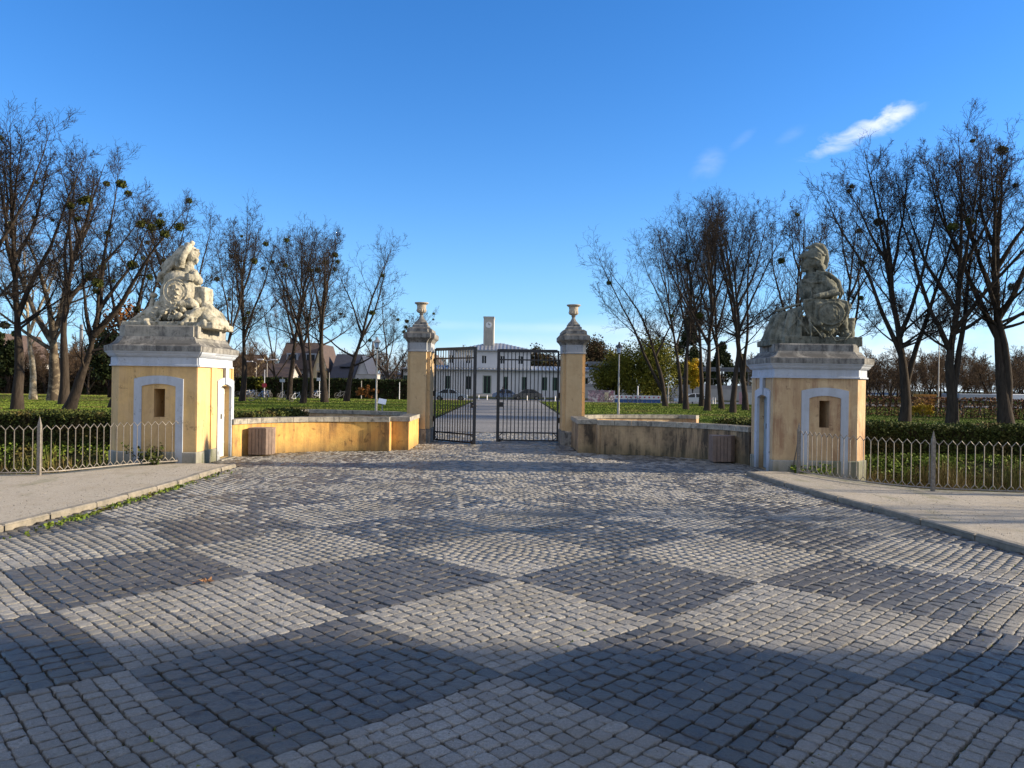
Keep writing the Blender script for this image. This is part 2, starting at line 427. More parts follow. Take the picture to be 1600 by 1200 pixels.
# ------------------------------------------------------------ camera, sun, sky
cam = bpy.data.cameras.new('camera'); co = bpy.data.objects.new('camera', cam); COL.objects.link(co)
cam.lens = 27; cam.sensor_width = 36; cam.clip_end = 3000; cam.clip_start = .1
co.location = (0, 0, CAMH); co.rotation_euler = (R(90), R(-ROLL), 0); SC.camera = co
SUN_AZ, SUN_EL = 1.6, 18.4           # degrees behind the picture plane on the right, and above the horizon
sd = Vector((math.cos(R(SUN_EL)) * math.cos(R(SUN_AZ)), math.cos(R(SUN_EL)) * math.sin(R(SUN_AZ)), math.sin(R(SUN_EL))))
sl = bpy.data.lights.new('sun', 'SUN'); so = bpy.data.objects.new('sun', sl); COL.objects.link(so)
sl.energy = 5.0; sl.angle = R(.6); sl.color = (1, .83, .60)
so.rotation_euler = (-sd).to_track_quat('-Z', 'Y').to_euler(); so.location = (40, 5, 30)
w = bpy.data.worlds.new('World'); SC.world = w; w.use_nodes = True
wn, wl = w.node_tree.nodes, w.node_tree.links
bg = wn['Background']; sky = wn.new('ShaderNodeTexSky'); sky.sky_type = 'NISHITA'; sky.sun_disc = False
sky.sun_elevation = R(SUN_EL); sky.sun_rotation = R(90 - SUN_AZ); sky.air_density = 1.0; sky.dust_density = .15; sky.ozone_density = 3.2
sky.altitude = 0
bg.inputs[1].default_value = .10
tc = wn.new('ShaderNodeTexCoord')
def vdot(v):
    m = wn.new('ShaderNodeVectorMath'); m.operation = 'DOT_PRODUCT'; m.inputs[1].default_value = v; wl.new(tc.outputs['Generated'], m.inputs[0]); return m.outputs['Value']
def wm(op, a, b=0.0, cl=False):
    m = wn.new('ShaderNodeMath'); m.operation = op; m.use_clamp = cl
    for k, x in ((0, a), (1, b)):
        if hasattr(x, 'node'): wl.new(x, m.inputs[k])
        else: m.inputs[k].default_value = x
    return m.outputs[0]
def cloud(px, py, ang, sa, sb, amt, nsc, lo=.42, hi=.62):
    u, v = uv(px, py); d = Vector((u, 1, -v)).normalized()
    e1 = Vector((1, 0, 0)); e1 = (e1 - d * d.dot(e1)).normalized(); e2 = d.cross(e1); e2 = e2 if e2.z > 0 else -e2
    a = e1 * math.cos(R(ang)) + e2 * math.sin(R(ang)); b = -e1 * math.sin(R(ang)) + e2 * math.cos(R(ang))
    fa = wm('DIVIDE', vdot(a), sa); fb = wm('DIVIDE', vdot(b), sb)
    r2 = wm('ADD', wm('POWER', wm('ABSOLUTE', fa), 2.0), wm('POWER', wm('ABSOLUTE', fb), 2.0))
    g = wm('SUBTRACT', 1.0, r2, True)
    front = wm('GREATER_THAN', vdot(d), 0.0)
    mp = wn.new('ShaderNodeMapping'); wl.new(tc.outputs['Generated'], mp.inputs[0]); mp.inputs['Rotation'].default_value = (0, R(ang), 0); mp.inputs['Scale'].default_value = (1, 1, 2.2)
    nz = wn.new('ShaderNodeTexNoise'); nz.inputs['Scale'].default_value = nsc; nz.inputs['Detail'].default_value = 7; nz.inputs['Roughness'].default_value = .6; nz.inputs['Distortion'].default_value = .5; wl.new(mp.outputs[0], nz.inputs[0])
    mr = wn.new('ShaderNodeMapRange'); mr.inputs[1].default_value = lo; mr.inputs[2].default_value = hi; wl.new(wm('ADD', nz.outputs[0], wm('MULTIPLY', wm('SUBTRACT', g, .6), .25)), mr.inputs[0])
    return wm('MULTIPLY', wm('MULTIPLY', wm('MULTIPLY', g, mr.outputs[0]), front), amt)
cur = sky.outputs[0]
tn = wn.new('ShaderNodeMix'); tn.data_type = 'RGBA'; tn.blend_type = 'MULTIPLY'; tn.inputs[0].default_value = 1; wl.new(cur, tn.inputs[6]); tn.inputs[7].default_value = (.76, .95, 1.24, 1); cur = tn.outputs[2]
# pale air low over the horizon
sx = wn.new('ShaderNodeSeparateXYZ'); wl.new(tc.outputs['Generated'], sx.inputs[0])
hz = wm('POWER', wm('SUBTRACT', 1.0, wm('ABSOLUTE', sx.outputs[2]), True), 9.0)
hm = wn.new('ShaderNodeMix'); hm.data_type = 'RGBA'; wl.new(wm('MULTIPLY', hz, .8), hm.inputs[0]); wl.new(cur, hm.inputs[6]); hm.inputs[7].default_value = (2.6, 4.1, 5.6, 1); cur = hm.outputs[2]
hs = wn.new('ShaderNodeHueSaturation'); hs.inputs['Saturation'].default_value = 1.12; hs.inputs['Value'].default_value = 1.0
wl.new(cur, hs.inputs['Color']); cur = hs.outputs[0]
for args in ((1345, 206, 27, .080, .019, .45, 22, .42, .66), (1388, 182, 25, .036, .015, .5, 26, .40, .62), (1106, 258, 50, .030, .020, .16, 14, .35, .75), (1160, 218, 40, .024, .008, .07, 20, .35, .75), (1235, 212, 35, .024, .010, .06, 20, .35, .75),
             (830, 512, -1, .32, .008, .10, 9, .3, .7), (1250, 590, 2, .55, .10, .75, 5, .30, .75), (620, 560, 0, .5, .03, .3, 6, .3, .7)):
    m = wn.new('ShaderNodeMix'); m.data_type = 'RGBA'; wl.new(cloud(*args), m.inputs[0]); wl.new(cur, m.inputs[6]); m.inputs[7].default_value = (7.2, 7.0, 6.9, 1); cur = m.outputs[2]
# made-up cloud added above and behind the viewer, to brighten the shaded sides
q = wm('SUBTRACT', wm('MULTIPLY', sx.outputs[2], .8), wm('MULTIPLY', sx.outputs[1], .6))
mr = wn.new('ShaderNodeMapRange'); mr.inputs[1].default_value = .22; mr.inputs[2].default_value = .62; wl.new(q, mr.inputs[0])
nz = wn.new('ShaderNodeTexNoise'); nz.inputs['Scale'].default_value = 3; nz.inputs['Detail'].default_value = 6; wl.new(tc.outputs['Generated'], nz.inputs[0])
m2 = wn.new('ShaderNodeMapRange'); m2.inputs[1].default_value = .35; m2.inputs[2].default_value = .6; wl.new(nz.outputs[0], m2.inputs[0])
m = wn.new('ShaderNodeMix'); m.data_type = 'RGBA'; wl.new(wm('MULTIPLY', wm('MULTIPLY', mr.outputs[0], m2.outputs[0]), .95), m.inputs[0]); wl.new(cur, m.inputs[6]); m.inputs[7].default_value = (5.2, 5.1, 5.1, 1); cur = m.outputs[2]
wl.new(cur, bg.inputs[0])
SC.view_settings.view_transform = 'Standard'; SC.view_settings.look = 'None'; SC.view_settings.exposure = 1.0
SC.cycles.max_bounces = 6; SC.cycles.diffuse_bounces = 3; SC.cycles.use_adaptive_sampling = True

# ------------------------------------------------------------ terrain
FL = [(-30, 13.8), (-16, 13.9), (-12, 14.0), (-9.5, 14.2), (-8.75, 14.5), (-8.35, 15.1), (-7.9, 16.1), (-7.1, 17.1)]
FR = [(6.2, 16.6), (6.45, 15.8), (6.75, 15.1), (7.2, 14.45), (7.75, 14.05), (8.45, 13.88), (9.3, 13.75), (12, 13.6), (16, 13.5), (30, 13.5)]
def ssm(x): x = np.clip(x, 0, 1); return x * x * (3 - 2 * x)
def ghf(x, y):
    x = np.asarray(x, float); y = np.asarray(y, float)
    yn = np.where(x < 0, np.interp(x, [p[0] for p in FL], [p[1] for p in FL]), np.interp(x, [p[0] for p in FR], [p[1] for p in FR]))
    side = (x < -6.95) | (x > 5.86)
    m = np.where(side, ssm((y - yn - .05) / .25) * ssm((20.9 - y) / 2.6), 0)
    z = -1.35 * m + .08 * np.sin(x * 1.7 + y) * m
    inner = (np.abs(x - AX) < 7.2) & (y < 19.2) | (np.abs(x - AX) < 3.4) & (y < 30) | (np.abs(x - AX) < 6.2) & (y < 20.9) | (y < yn) & (y > -60) & (np.abs(x) < 30)
    z = np.where(inner & (m < .01), -.12, z)
    z = z - .25 * ssm((y - 82) / 14) * (y < 400)
    return z
xs = np.unique(np.concatenate([np.linspace(-900, -60, 15), np.linspace(-60, -20, 21), np.arange(-20, 20.01, .25), np.linspace(20, 60, 21), np.linspace(60, 900, 15)]))
ys = np.unique(np.concatenate([np.linspace(-200, 10, 15), np.arange(10, 30.01, .25), np.linspace(30, 110, 41), np.linspace(110, 1600, 16)]))
X, Y = np.meshgrid(xs, ys); Z = ghf(X, Y); nx, ny = len(xs), len(ys)
V = np.stack([X, Y, Z], -1).reshape(-1, 3); i, j = np.meshgrid(np.arange(nx - 1), np.arange(ny - 1)); a = (j * nx + i).ravel()
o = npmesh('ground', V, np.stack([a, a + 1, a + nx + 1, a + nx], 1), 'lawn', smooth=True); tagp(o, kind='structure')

KL = [(-6.0, 16.75), (-6.02, 15), (-5.96, 13.4), (-6.08, 11.2), (-6.25, 9.4), (-6.4, 6), (-6.5, -4)]
KR = [(5.12, 16.7), (5.3, 15), (5.5, 13.2), (5.75, 11.6), (6.05, 8.9), (6.35, 6), (6.8, -4)]
WALLU = smooth_line([(6.36, 18.9), (5.95, 19.75), (5.3, 20.4), (4.6, 20.85), (3.8, 21.1), (2.86, 21.2)], 6)
def kx(K, y): return np.interp(y, [p[1] for p in K[::-1]], [p[0] for p in K[::-1]])
# bed of soil under the setts
m = MB()
poly = [(-6.0, -4), (6.8, -4), (6.3, 8), (6.3, 19.4), (5.6, 21.5), (2.9, 22), (2.9, 30), (-3.9, 30), (-3.9, 22), (-6.6, 21.5), (-7.2, 19.4), (-7.0, 9)]
m.add([(x, y, -.03) for x, y in poly], [tuple(range(len(poly)))]); o = build('joint_soil', m, 'joint soil'); tagp(o, kind='structure')
def setts():
    r = NR(3); S = 2.48 / math.sqrt(2); e1 = np.array([1, 1]) / math.sqrt(2); e2 = np.array([-1, 1]) / math.sqrt(2); C0 = np.array([-1.26, 5.02])
    Q = []; KIND = []; TW = []
    for mI in range(-14, 26):
        for nI in range(-14, 26):
            c = C0 + mI * S * e1 + nI * S * e2
            if not (-9 < c[0] < 8.5 and 0 < c[1] < 32): continue
            dark = (mI + nI) % 2 == 0
            a, b = (e1, e2) if c[0] > -.2 + .6 * math.sin(c[1] * 3) else (e2, e1)
            nc = 13 if dark else 16; w = S / nc
            for k in range(nc):
                t = -S / 2; wob = r.uniform(-.004, .004)
                L = []
                while t < S / 2 - .06:
                    l = r.uniform(.12, .18) if dark else r.uniform(.10, .14)
                    if S / 2 - t - l < .07: l = S / 2 - t
                    L.append((t, t + l)); t += l
                for t0, t1 in L:
                    w0, w1 = -S / 2 + k * w, -S / 2 + (k + 1) * w
                    g = r.uniform(.003, .0065); cc = []
                    for tt, ww in ((t0 + g, w0 + g), (t1 - g, w0 + g), (t1 - g, w1 - g), (t0 + g, w1 - g)):
                        p = c + a * tt + b * (ww + wob) + r.uniform(-.0035, .0035, 2); cc.append(p)
                    Q.append(cc); KIND.append(dark)
    Q = np.array(Q); KIND = np.array(KIND)
    # courses wander a little
    Q = Q + .03 * np.stack([np.sin(Q[..., 1] * 1.9 + Q[..., 0]), np.sin(Q[..., 0] * 2.3 - Q[..., 1] * .7)], -1)
    cx, cy = Q[:, :, 0].mean(1), Q[:, :, 1].mean(1)
    u = np.abs(cx - AX)
    ok = (cy < 16.9) & (cx > kx(KL, cy) + .03) & (cx < kx(KR, cy) - .05)
    wy = np.interp(u, [p[0] for p in WALLU[::-1]], [p[1] for p in WALLU[::-1]])
    ok |= (cy >= 16.9) & (u < 6.4) & (cy < wy - .03) & (u > 2.86)
    ok |= (cy >= 16.9) & (u < 2.38) & (cy < 30) | (cy >= 16.9) & (u < 2.9) & (cy < 21.8)
    ok |= (u < 3.3) & (cy > 26) & (cy < 30)
    ok &= cy > 1.2
    Q, KIND, cy, cx = Q[ok], KIND[ok].copy(), cy[ok], cx[ok]
    pr = np.interp(cy, [8.5, 11, 15, 30], [0, .20, .40, .5]); KIND ^= r.rand(len(KIND)) < np.where(KIND, pr, pr * .6)  # far stone colours swapped, standing in for the sheen that evens out the diamonds
    for near, sel in ((True, cy < 8.2), (False, cy >= 8.2)):
        q, kd = Q[sel], KIND[sel]; N = len(q); n = 7 if near else 3
        g = np.linspace(0, 1, n); uu, vv = np.meshgrid(g, g)
        if near:                                     # soften the outline: the outer ring is the rounded arris
            e = np.array([0, .035, .16, .5, .84, .965, 1]); uu, vv = np.meshgrid(e, e)
        else:
            e = np.array([0, .5, 1]); uu, vv = np.meshgrid(e, e)
        uu, vv = uu.ravel(), vv.ravel()
        P = (q[:, 0:1] * ((1 - uu) * (1 - vv))[None, :, None] + q[:, 1:2] * (uu * (1 - vv))[None, :, None] + q[:, 2:3] * (uu * vv)[None, :, None] + q[:, 3:4] * ((1 - uu) * vv)[None, :, None])
        cen = q.mean(1)[:, None, :]
        cx_ = np.abs(uu - .5) * 2; cy_ = np.abs(vv - .5) * 2
        corner = (cx_ * cy_) ** 6
        edge = np.maximum(cx_, cy_)
        P = cen + (P - cen) * (1 - .09 * corner)[None, :, None]
        ring = (edge > .99)
        if near: P += r.uniform(-1, 1, P.shape) * np.where(edge > .9, .0045, .003)[None, :, None]
        z0 = r.uniform(-.0045, .002, (N, 1)) * (1 if near else .7); ds = np.where(kd, 1.5, 1.0)[:, None]
        tx, ty = r.uniform(-.0022, .0022, (2, N, 1)) * ds
        z = z0 + tx * (uu - .5)[None] * 2 + ty * (vv - .5)[None] * 2
        if near:
            dome = np.where(edge > .99, -.007, np.where(edge > .9, -.001, 0.0))
            z = z + dome[None] + r.randn(N, n * n) * np.where(kd, .0026, .0015)[:, None] * (edge < .95)[None]
        else: z = z + np.where(edge > .99, -.0015, .0)[None] + r.randn(N, n * n) * .0006
        top = np.concatenate([P, z[..., None]], -1)
        # skirt
        idx = np.arange(n * n).reshape(n, n); b = np.concatenate([idx[0, :-1], idx[:-1, -1], idx[-1, :0:-1], idx[:0:-1, 0]]); nb = len(b)
        sk = top[:, b].copy(); sk[..., 2] = -.05; sk[..., :2] = cen + (sk[..., :2] - cen) * 1.03
        V = np.concatenate([top, sk], 1); per = V.shape[1]
        f = [(idx[i, j], idx[i, j + 1], idx[i + 1, j + 1], idx[i + 1, j]) for i in range(n - 1) for j in range(n - 1)]
        f += [(b[(k + 1) % nb], b[k], n * n + k, n * n + (k + 1) % nb) for k in range(nb)]
        f = np.array(f); F = (f[None] + (np.arange(N) * per)[:, None, None]).reshape(-1, 4)
        area2 = np.cross(q[:, 1] - q[:, 0], q[:, 3] - q[:, 0])
        flip = np.repeat(area2 < 0, len(f)); F[flip] = F[flip][:, ::-1]
        tone = np.repeat(r.rand(N), per)
        nm = 'forecourt_setts' if near else 'gateway_setts'
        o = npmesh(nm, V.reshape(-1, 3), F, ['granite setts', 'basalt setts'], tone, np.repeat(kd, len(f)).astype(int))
        tagp(o, kind='structure')
setts()
m = MB(); m.add([(AX - 3.5, 29.9, .004), (AX + 3.5, 29.9, .004), (AX + 3.55, 99, -.235), (AX - 3.55, 99, -.235)], [(0, 1, 2, 3)])
m = MB(); yy = list(np.linspace(29.9, 99, 30)); n = len(yy)
m.add([(AX + s * (3.5 + .0 * y), y, float(ghf(40, y)) + .012) for y in yy for s in (-1, 1)], [(2 * k, 2 * k + 1, 2 * k + 3, 2 * k + 2) for k in range(n - 1)])
tagp(build('drive', m, 'drive setts'), kind='structure')
m = MB(); m.add([(-140, 98, -.232), (160, 92, -.232), (160, 108, -.232), (-140, 110, -.232)], [(0, 1, 2, 3)]); tagp(build('street', m, 'asphalt'), kind='structure')
m = MB(); m.add([(-40, 92, -.215), (-4.5, 94, -.215), (-4.5, 97.8, -.215), (-40, 97, -.215)], [(0, 1, 2, 3)]); tagp(build('pavement_brick', m, 'paving red'), kind='structure')
m = MB(); pl = [(-90, 66), (-34, 65), (-30, 74), (-26, 84), (-90, 88)]; m.add([(x, y, .02) for x, y in pl], [tuple(range(5))]); tagp(build('leaf_litter', m, 'leaf litter'), kind='structure')

# pavements beside the roadway with their kerbs
for nm, K, F, sg in (('pavement', KL, FL, -1), ('pavement', KR, FR, 1)):
    m = MB()
    if sg < 0: poly = K[::-1] + [(-6.55, 16.83), (-7.0, 17.0)] + FL[::-1] + [(-30, -4)]
    else: poly = K[::-1] + [(5.6, 17.02), (6.1, 17.02)] + FR + [(30, -4)]
    import mathutils
    tris = mathutils.geometry.tessellate_polygon([[Vector((x, y, 0)) for x, y in poly]])
    vs = [(x, y, .055) for x, y in poly]; fs = []
    for t in tris:
        a, b, c = [Vector(vs[k]) for k in t]; fs.append(t if (b - a).cross(c - a).z > 0 else t[::-1])
    m.add(vs, fs); o = build(nm, m, 'gravel path'); tagp(o, kind='structure')
    m = MB(); r2 = NR(5 if sg < 0 else 6)
    pts = smooth_line(K, 3); cum = [0]
    for a, b in zip(pts, pts[1:]): cum.append(cum[-1] + math.dist(a, b))
    t = 0
    while t < cum[-1] - .3:
        l = r2.uniform(.7, 1.15); g = .012
        def at(s): return (float(np.interp(s, cum, [p[0] for p in pts])), float(np.interp(s, cum, [p[1] for p in pts])))
        a, b = at(t + g), at(min(t + l, cum[-1]) - g); jx = r2.uniform(-.012, .012); zt = .075 + r2.uniform(-.008, .006)
        w = .14 * sg
        q = [(a[0] + jx, a[1]), (b[0] + jx, b[1]), (b[0] + jx + w, b[1]), (a[0] + jx + w, a[1])]
        m.stack(q, [(0, -.1), (0, zt - .02), (-.018, zt)]); t += l
    o = build('kerb', m, 'kerb stone'); tagp(o, kind='structure')

# grit lying in the joints and moss
r = NR(9); n = 9000; yy = 2.2 + 8.5 * r.rand(n) ** 1.4; xx = (r.rand(n) * 2 - 1) * np.minimum(yy * .75 + .6, 6)
C = np.stack([xx, yy, -.006 + .012 * r.rand(n)], 1); V, F = leafquads(r, C, .0040, (0, 0, .6))
tagp(npmesh('grit', V, F, 'coping stone', r.rand(len(V))), 'pale specks of grit scattered in the joints of the setts', 'grit', kind='stuff')
n = 9000; yy = 2.5 + 15 * r.rand(n); xx = (r.rand(n) * 2 - 1) * 6; cl = np.sin(xx * 1.9 + 1) * np.sin(yy * 1.3) + .4 * np.sin(xx * 5 + yy * 3)
k = cl > .55; C = np.stack([xx, yy, 0 * xx - .010], 1)[k]; V, F = leafquads(r, C, .010, (0, 0, .5))
n2 = 800; t = r.rand(n2); x2 = -5.83 + .06 * r.randn(n2) - .0 * t; y2 = 9.5 + 6.2 * t + .3 * r.randn(n2); k2 = (y2 < 13.6) | (r.rand(n2) < .3)
C2 = np.stack([x2, y2, .01 + .015 * r.rand(n2)], 1)[k2]; V2, F2 = leafquads(r, C2, .017, (0, 0, .3))
V = np.concatenate([V, V2]); F = np.concatenate([F, F2 + len(V) - len(V2)])
tagp(npmesh('moss', V, F, 'ivy leaf', np.repeat(r.rand(len(V) // 4), 4)), 'green moss and short weeds growing in the joints and along the kerb', 'moss', kind='stuff')
n = 7000; yy = 8 + 9.5 * r.rand(n); sg_ = np.where(r.rand(n) < .5, -1, 1); xx = sg_ * (6.3 + 9 * r.rand(n) ** 1.5); yn_ = np.where(xx < 0, np.interp(xx, [p[0] for p in FL], [p[1] for p in FL]), np.interp(xx, [p[0] for p in FR], [p[1] for p in FR]))
k = (yy < yn_ - .05); C = np.stack([xx, yy, 0 * xx + .058], 1)[k]; V, F = leafquads(r, C, .006, (0, 0, .8)); tagp(npmesh('pebbles', V, F, 'coping stone', r.rand(len(V))), 'loose pale pebbles on the gravel pavements', 'pebbles', kind='stuff')
# one fallen leaf
x, y = G(322, 911); m = MB(); o_ = []
for k in range(15):
    a = 2 * math.pi * k / 15; rr = .075 if k % 3 == 0 else .035 if k % 3 == 1 else .05
    o_.append((x + rr * math.cos(a) * 1.1, y + rr * math.sin(a), .012 + .03 * (rr / .075) * (k % 2) + .008))
m.add([(x, y, .014)] + o_, [(0, 1 + k, 1 + (k + 1) % 15) for k in range(15)]); m.tube([(x - .06, y - .02, .02), (x - .11, y - .05, .012)], .003, 4)
tagp(build('fallen_leaf', m, 'dry leaf', loc=(x, y, 0)), 'single brown curled leaf lying on the setts', 'leaf')

# ------------------------------------------------------------ guardhouses
def frame_arch(mb, p, d, a0, a1, z0, zs, zt, w, k0, k1, wt=None):
    """band round an opening: jambs and a shallow arch, from depth k0 to k1 outwards"""
    n = (d[1], -d[0]); N = 10; wt = wt or w
    out = [(a0, z0)] + [(a0 + (a1 - a0) * i / N, zs + (zt - zs) * (1 - (2 * i / N - 1) ** 2)) for i in range(N + 1)] + [(a1, z0)]
    b0, b1 = a0 + w, a1 - w
    inn = [(b0, z0)] + [(b0 + (b1 - b0) * i / N, zs - wt + (zt - zs) * .8 * (1 - (2 * i / N - 1) ** 2)) for i in range(N + 1)] + [(b1, z0)]
    P = lambda q, k: (p[0] + d[0] * q[0] + n[0] * k, p[1] + d[1] * q[0] + n[1] * k, q[1])
    m = len(out); vs = [P(q, k1) for q in out] + [P(q, k1) for q in inn] + [P(q, k0) for q in out] + [P(q, k0) for q in inn]; fs = []
    for i in range(m - 1):
        fs += [(i, m + i, m + i + 1, i + 1), (2 * m + i, i, i + 1, 2 * m + i + 1), (m + i, 3 * m + i, 3 * m + i + 1, m + i + 1)]
    mb.add(vs, fs)
def guardhouse(sg, label, ix, fy, ox, by, dz, door, niche, mats, dmat):
    """sg: +1 right hand one. ix inner face, ox outer face, fy front, by back"""
    ch = .32; c2 = .34
    f = (lambda u: ix + sg * u)            # u = distance outwards from the inner face
    W = abs(ox - ix)
    th = thing('guardhouse', label, 'guardhouse', ((ix + ox) / 2, (fy + by) / 2, 0))
    foot = [(f(0), fy), (f(W - ch), fy), (f(W), fy + ch), (f(W), by - ch), (f(W - ch), by), (f(c2), by), (f(0), by - c2)]
    if area(foot) < 0: foot = foot[::-1]
    ztop = 2.177 + dz
    # walls as open panels so that the niche slot and the doorway are real openings
    m = MB(); k = len(foot)
    for i in range(k):
        p, q = foot[i], foot[(i + 1) % k]; L = math.dist(p, q); d = ((q[0] - p[0]) / L, (q[1] - p[1]) / L); ops = []
        if abs(p[1] - fy) < 1e-6 and abs(q[1] - fy) < 1e-6:
            front = (p, d, L); ops = [(abs(niche[0] - p[0]), abs(niche[1] - p[0]), niche[2], niche[3])]
            ops = [(min(o[0], o[1]), max(o[0], o[1]), o[2], o[3]) for o in ops]; dp = .75
        elif abs(p[0] - ix) < 1e-6 and abs(q[0] - ix) < 1e-6:
            inner = (p, d, L); a = sorted((abs(door[0] - p[1]), abs(door[1] - p[1]))); ops = [(a[0], a[1], .02, door[2])]; dp = .22
        else: dp = .2
        m.panel(p, d, L, -1.5, ztop, ops, dp)
    build('wall', m, mats, th)
    # plinth
    m = MB(); 
    for i in range(k):
        p, q = foot[i], foot[(i + 1) % k]; L = math.dist(p, q); d = ((q[0] - p[0]) / L, (q[1] - p[1]) / L); n = (d[1], -d[0])
        segs = [(-.03, L + .03)]
        if abs(p[0] - ix) < 1e-6 and abs(q[0] - ix) < 1e-6:
            a = sorted((abs(door[0] - p[1]), abs(door[1] - p[1]))); segs = [(-.03, a[0] - .17), (a[1] + .17, L + .03)]
        if abs(p[1] - fy) < 1e-6 and abs(q[1] - fy) < 1e-6:
            a = sorted((abs(niche[4] - p[0]), abs(niche[5] - p[0]))); segs = [(-.03, a[0] - .002), (a[0] + .16, a[1] - .16), (a[1] + .002, L + .03)]
        for s0, s1 in segs:
            q4 = [(p[0] + d[0] * s + n[0] * e, p[1] + d[1] * s + n[1] * e) for s, e in ((s0, -.05), (s1, -.05), (s1, .035), (s0, .035))]
            m.stack(q4, [(0, -1.5), (0, .28), (-.02, .30)])
        
    build('plinth', m, 'plinth stone', th)
    # corner pilasters on the inner face, with a groove between
    p, d, L = inner; m = MB(); n = (d[1], -d[0]); s = sorted
    ya = fy + .60; yb = fy + .80
    if sg > 0: ya = yb = fy + .03
    for y0, y1 in ((fy + .004, ya), (yb, door[0] - .17), (door[1] + .17, by - c2 - .002))[1 if sg > 0 else 0:]:
        x0, x1 = sorted((f(-.028), f(.01))); m = MB(); m.box(x0, x1, y0, y1, .302, ztop - .001); build('pilaster', m, mats, th)
    # niche frame
    p, d, L = front; m = MB(); a = s((abs(niche[4] - p[0]), abs(niche[5] - p[0])))
    frame_arch(m, p, d, a[0], a[1], -1.0, 1.90 + dz, 1.97 + dz, .165, -.01, .03)
    build('niche_frame', m, 'paint grey blue', th)
    m = MB(); m.box(min(niche[4], niche[5]) - .12, max(niche[4], niche[5]) + .12, fy - .16, fy - .036, -.20, -.13)
    build('niche_ledge', m, 'coping stone', th)
    p, d, L = inner; a = s((abs(door[0] - p[1]), abs(door[1] - p[1]))); m = MB()
    frame_arch(m, p, d, a[0] - .16, a[1] + .16, .0, door[2] + .12, door[2] + .2, .165, -.01, .05, .15)
    mid = (a[0] + a[1]) / 2; P = lambda t, kk: (p[0] + d[0] * t + (d[1]) * kk, p[1] + d[1] * t - d[0] * kk)
    q4 = [P(mid - .075, 0), P(mid + .075, 0), P(mid + .10, .075), P(mid - .10, .075)]
    m.prism(q4, door[2] + .04, ztop - .002); build('door_surround', m, 'paint grey blue', th)
    dr = MB(); cx = ix + sg * .12
    for b0, b1 in ((door[0] + .012, (door[0] + door[1]) / 2 - .004), ((door[0] + door[1]) / 2 + .004, door[1] - .012)):
        dr.box(min(cx, cx + sg * .05), max(cx, cx + sg * .05), b0, b1, .03, door[2] - .01)
    for zz in (.35, 1.0, 1.55): dr.box(min(cx - sg * .012, cx), max(cx - sg * .012, cx), door[0] + .03, door[1] - .03, zz, zz + .06)
    dro = build('door', dr, dmat, th)
    hd = MB(); hd.box(min(cx - sg * .05, cx), max(cx - sg * .05, cx), (door[0] + door[1]) / 2 + .03, (door[0] + door[1]) / 2 + .06, .95, 1.07)
    build('handle', hd, 'iron', dro)
    m = MB(); x0, x1 = sorted((f(-.14), f(.02))); m.box(x0, x1, door[0] - .12, door[1] + .12, -.05, .018, .01); build('threshold', m, 'coping stone', th)
    # cornice painted, then the weathered slab
    m = MB(); z = ztop
    m.stack(foot, [(-.1, z - .002), (.05, z), (.05, z + .03), (.022, z + .04), (.02, z + .20), (.05, z + .205), (.085, z + .24), (.10, z + .27), (.14, z + .31), (.145, z + .325)])
    for y0, y1 in ((fy - .001, ya),) if sg < 0 else ():
        x0, x1 = sorted((f(-.05), f(.3))); m.stack([(x0, fy + .01), (x1, fy + .01), (x1, ya), (x0, ya)], [(-.02, z + .0), (.03, z + .001), (.03, z + .034), (.005, z + .044), (.0, z + .20), (.03, z + .206), (.07, z + .243), (.10, z + .28), (.12, z + .32)])
    build('cornice', m, 'paint grey blue', th)
    m = MB(); z = ztop + .325; e = 1 if sg < 0 else .75
    m.stack(foot, [(.155, z), (.16, z + .115), (.155, z + .125), (.06, z + .125 + .025 * e), (.0, z + .125 + .065 * e), (-.06, z + .125 + .135 * e), (-.09, z + .125 + .205 * e), (-.10, z + .125 + .21 * e)])
    x0, x1 = sorted((f(-.05), f(.3)))
    if sg < 0: m.stack([(x0, fy + .01), (x1, fy + .01), (x1, ya), (x0, ya)], [(.115, z - .003), (.12, z + .118), (.02, z + .155), (-.03, z + .2)])
    build('roof_slab', m, 'slab stone', th)
    m = MB(); z = z + .125 + .21 * e
    top = .25 if sg < 0 else .17
    m.stack(foot, [(-.13, z - .03), (-.13, z + top - .03), (-.15, z + top)])
    m.stack([(f(.0), fy + .12), (f(.5), fy + .12), (f(.5), fy + .5), (f(.0), fy + .5)] if sg > 0 else [(f(.5), fy + .12), (f(.0), fy + .12), (f(.0), fy + .5), (f(.5), fy + .5)], [(-.05, z - .02), (-.05, z + top - .012)])
    build('pedestal', m, 'slab stone' if sg > 0 else 'coping stone', th)
    return z + top
zL = guardhouse(-1, 'ochre guardhouse with its side in full sun, at the left of the gateway', -6.93, 16.85, -8.95, 19.3, 0, (18.15, 18.86, 1.75), (-7.85, -7.61, 1.06, 1.68, -8.28, -7.2), 'plaster yellow', 'door paint')
zR = guardhouse(1, 'shaded ochre guardhouse with flaking paint, at the right of the gateway', 5.84, 17.05, 8.0, 18.95, -.05, (17.42, 18.14, 1.70), (6.83, 7.06, 1.03, 1.63, 6.43, 7.47), 'plaster pale', 'door blue grey')

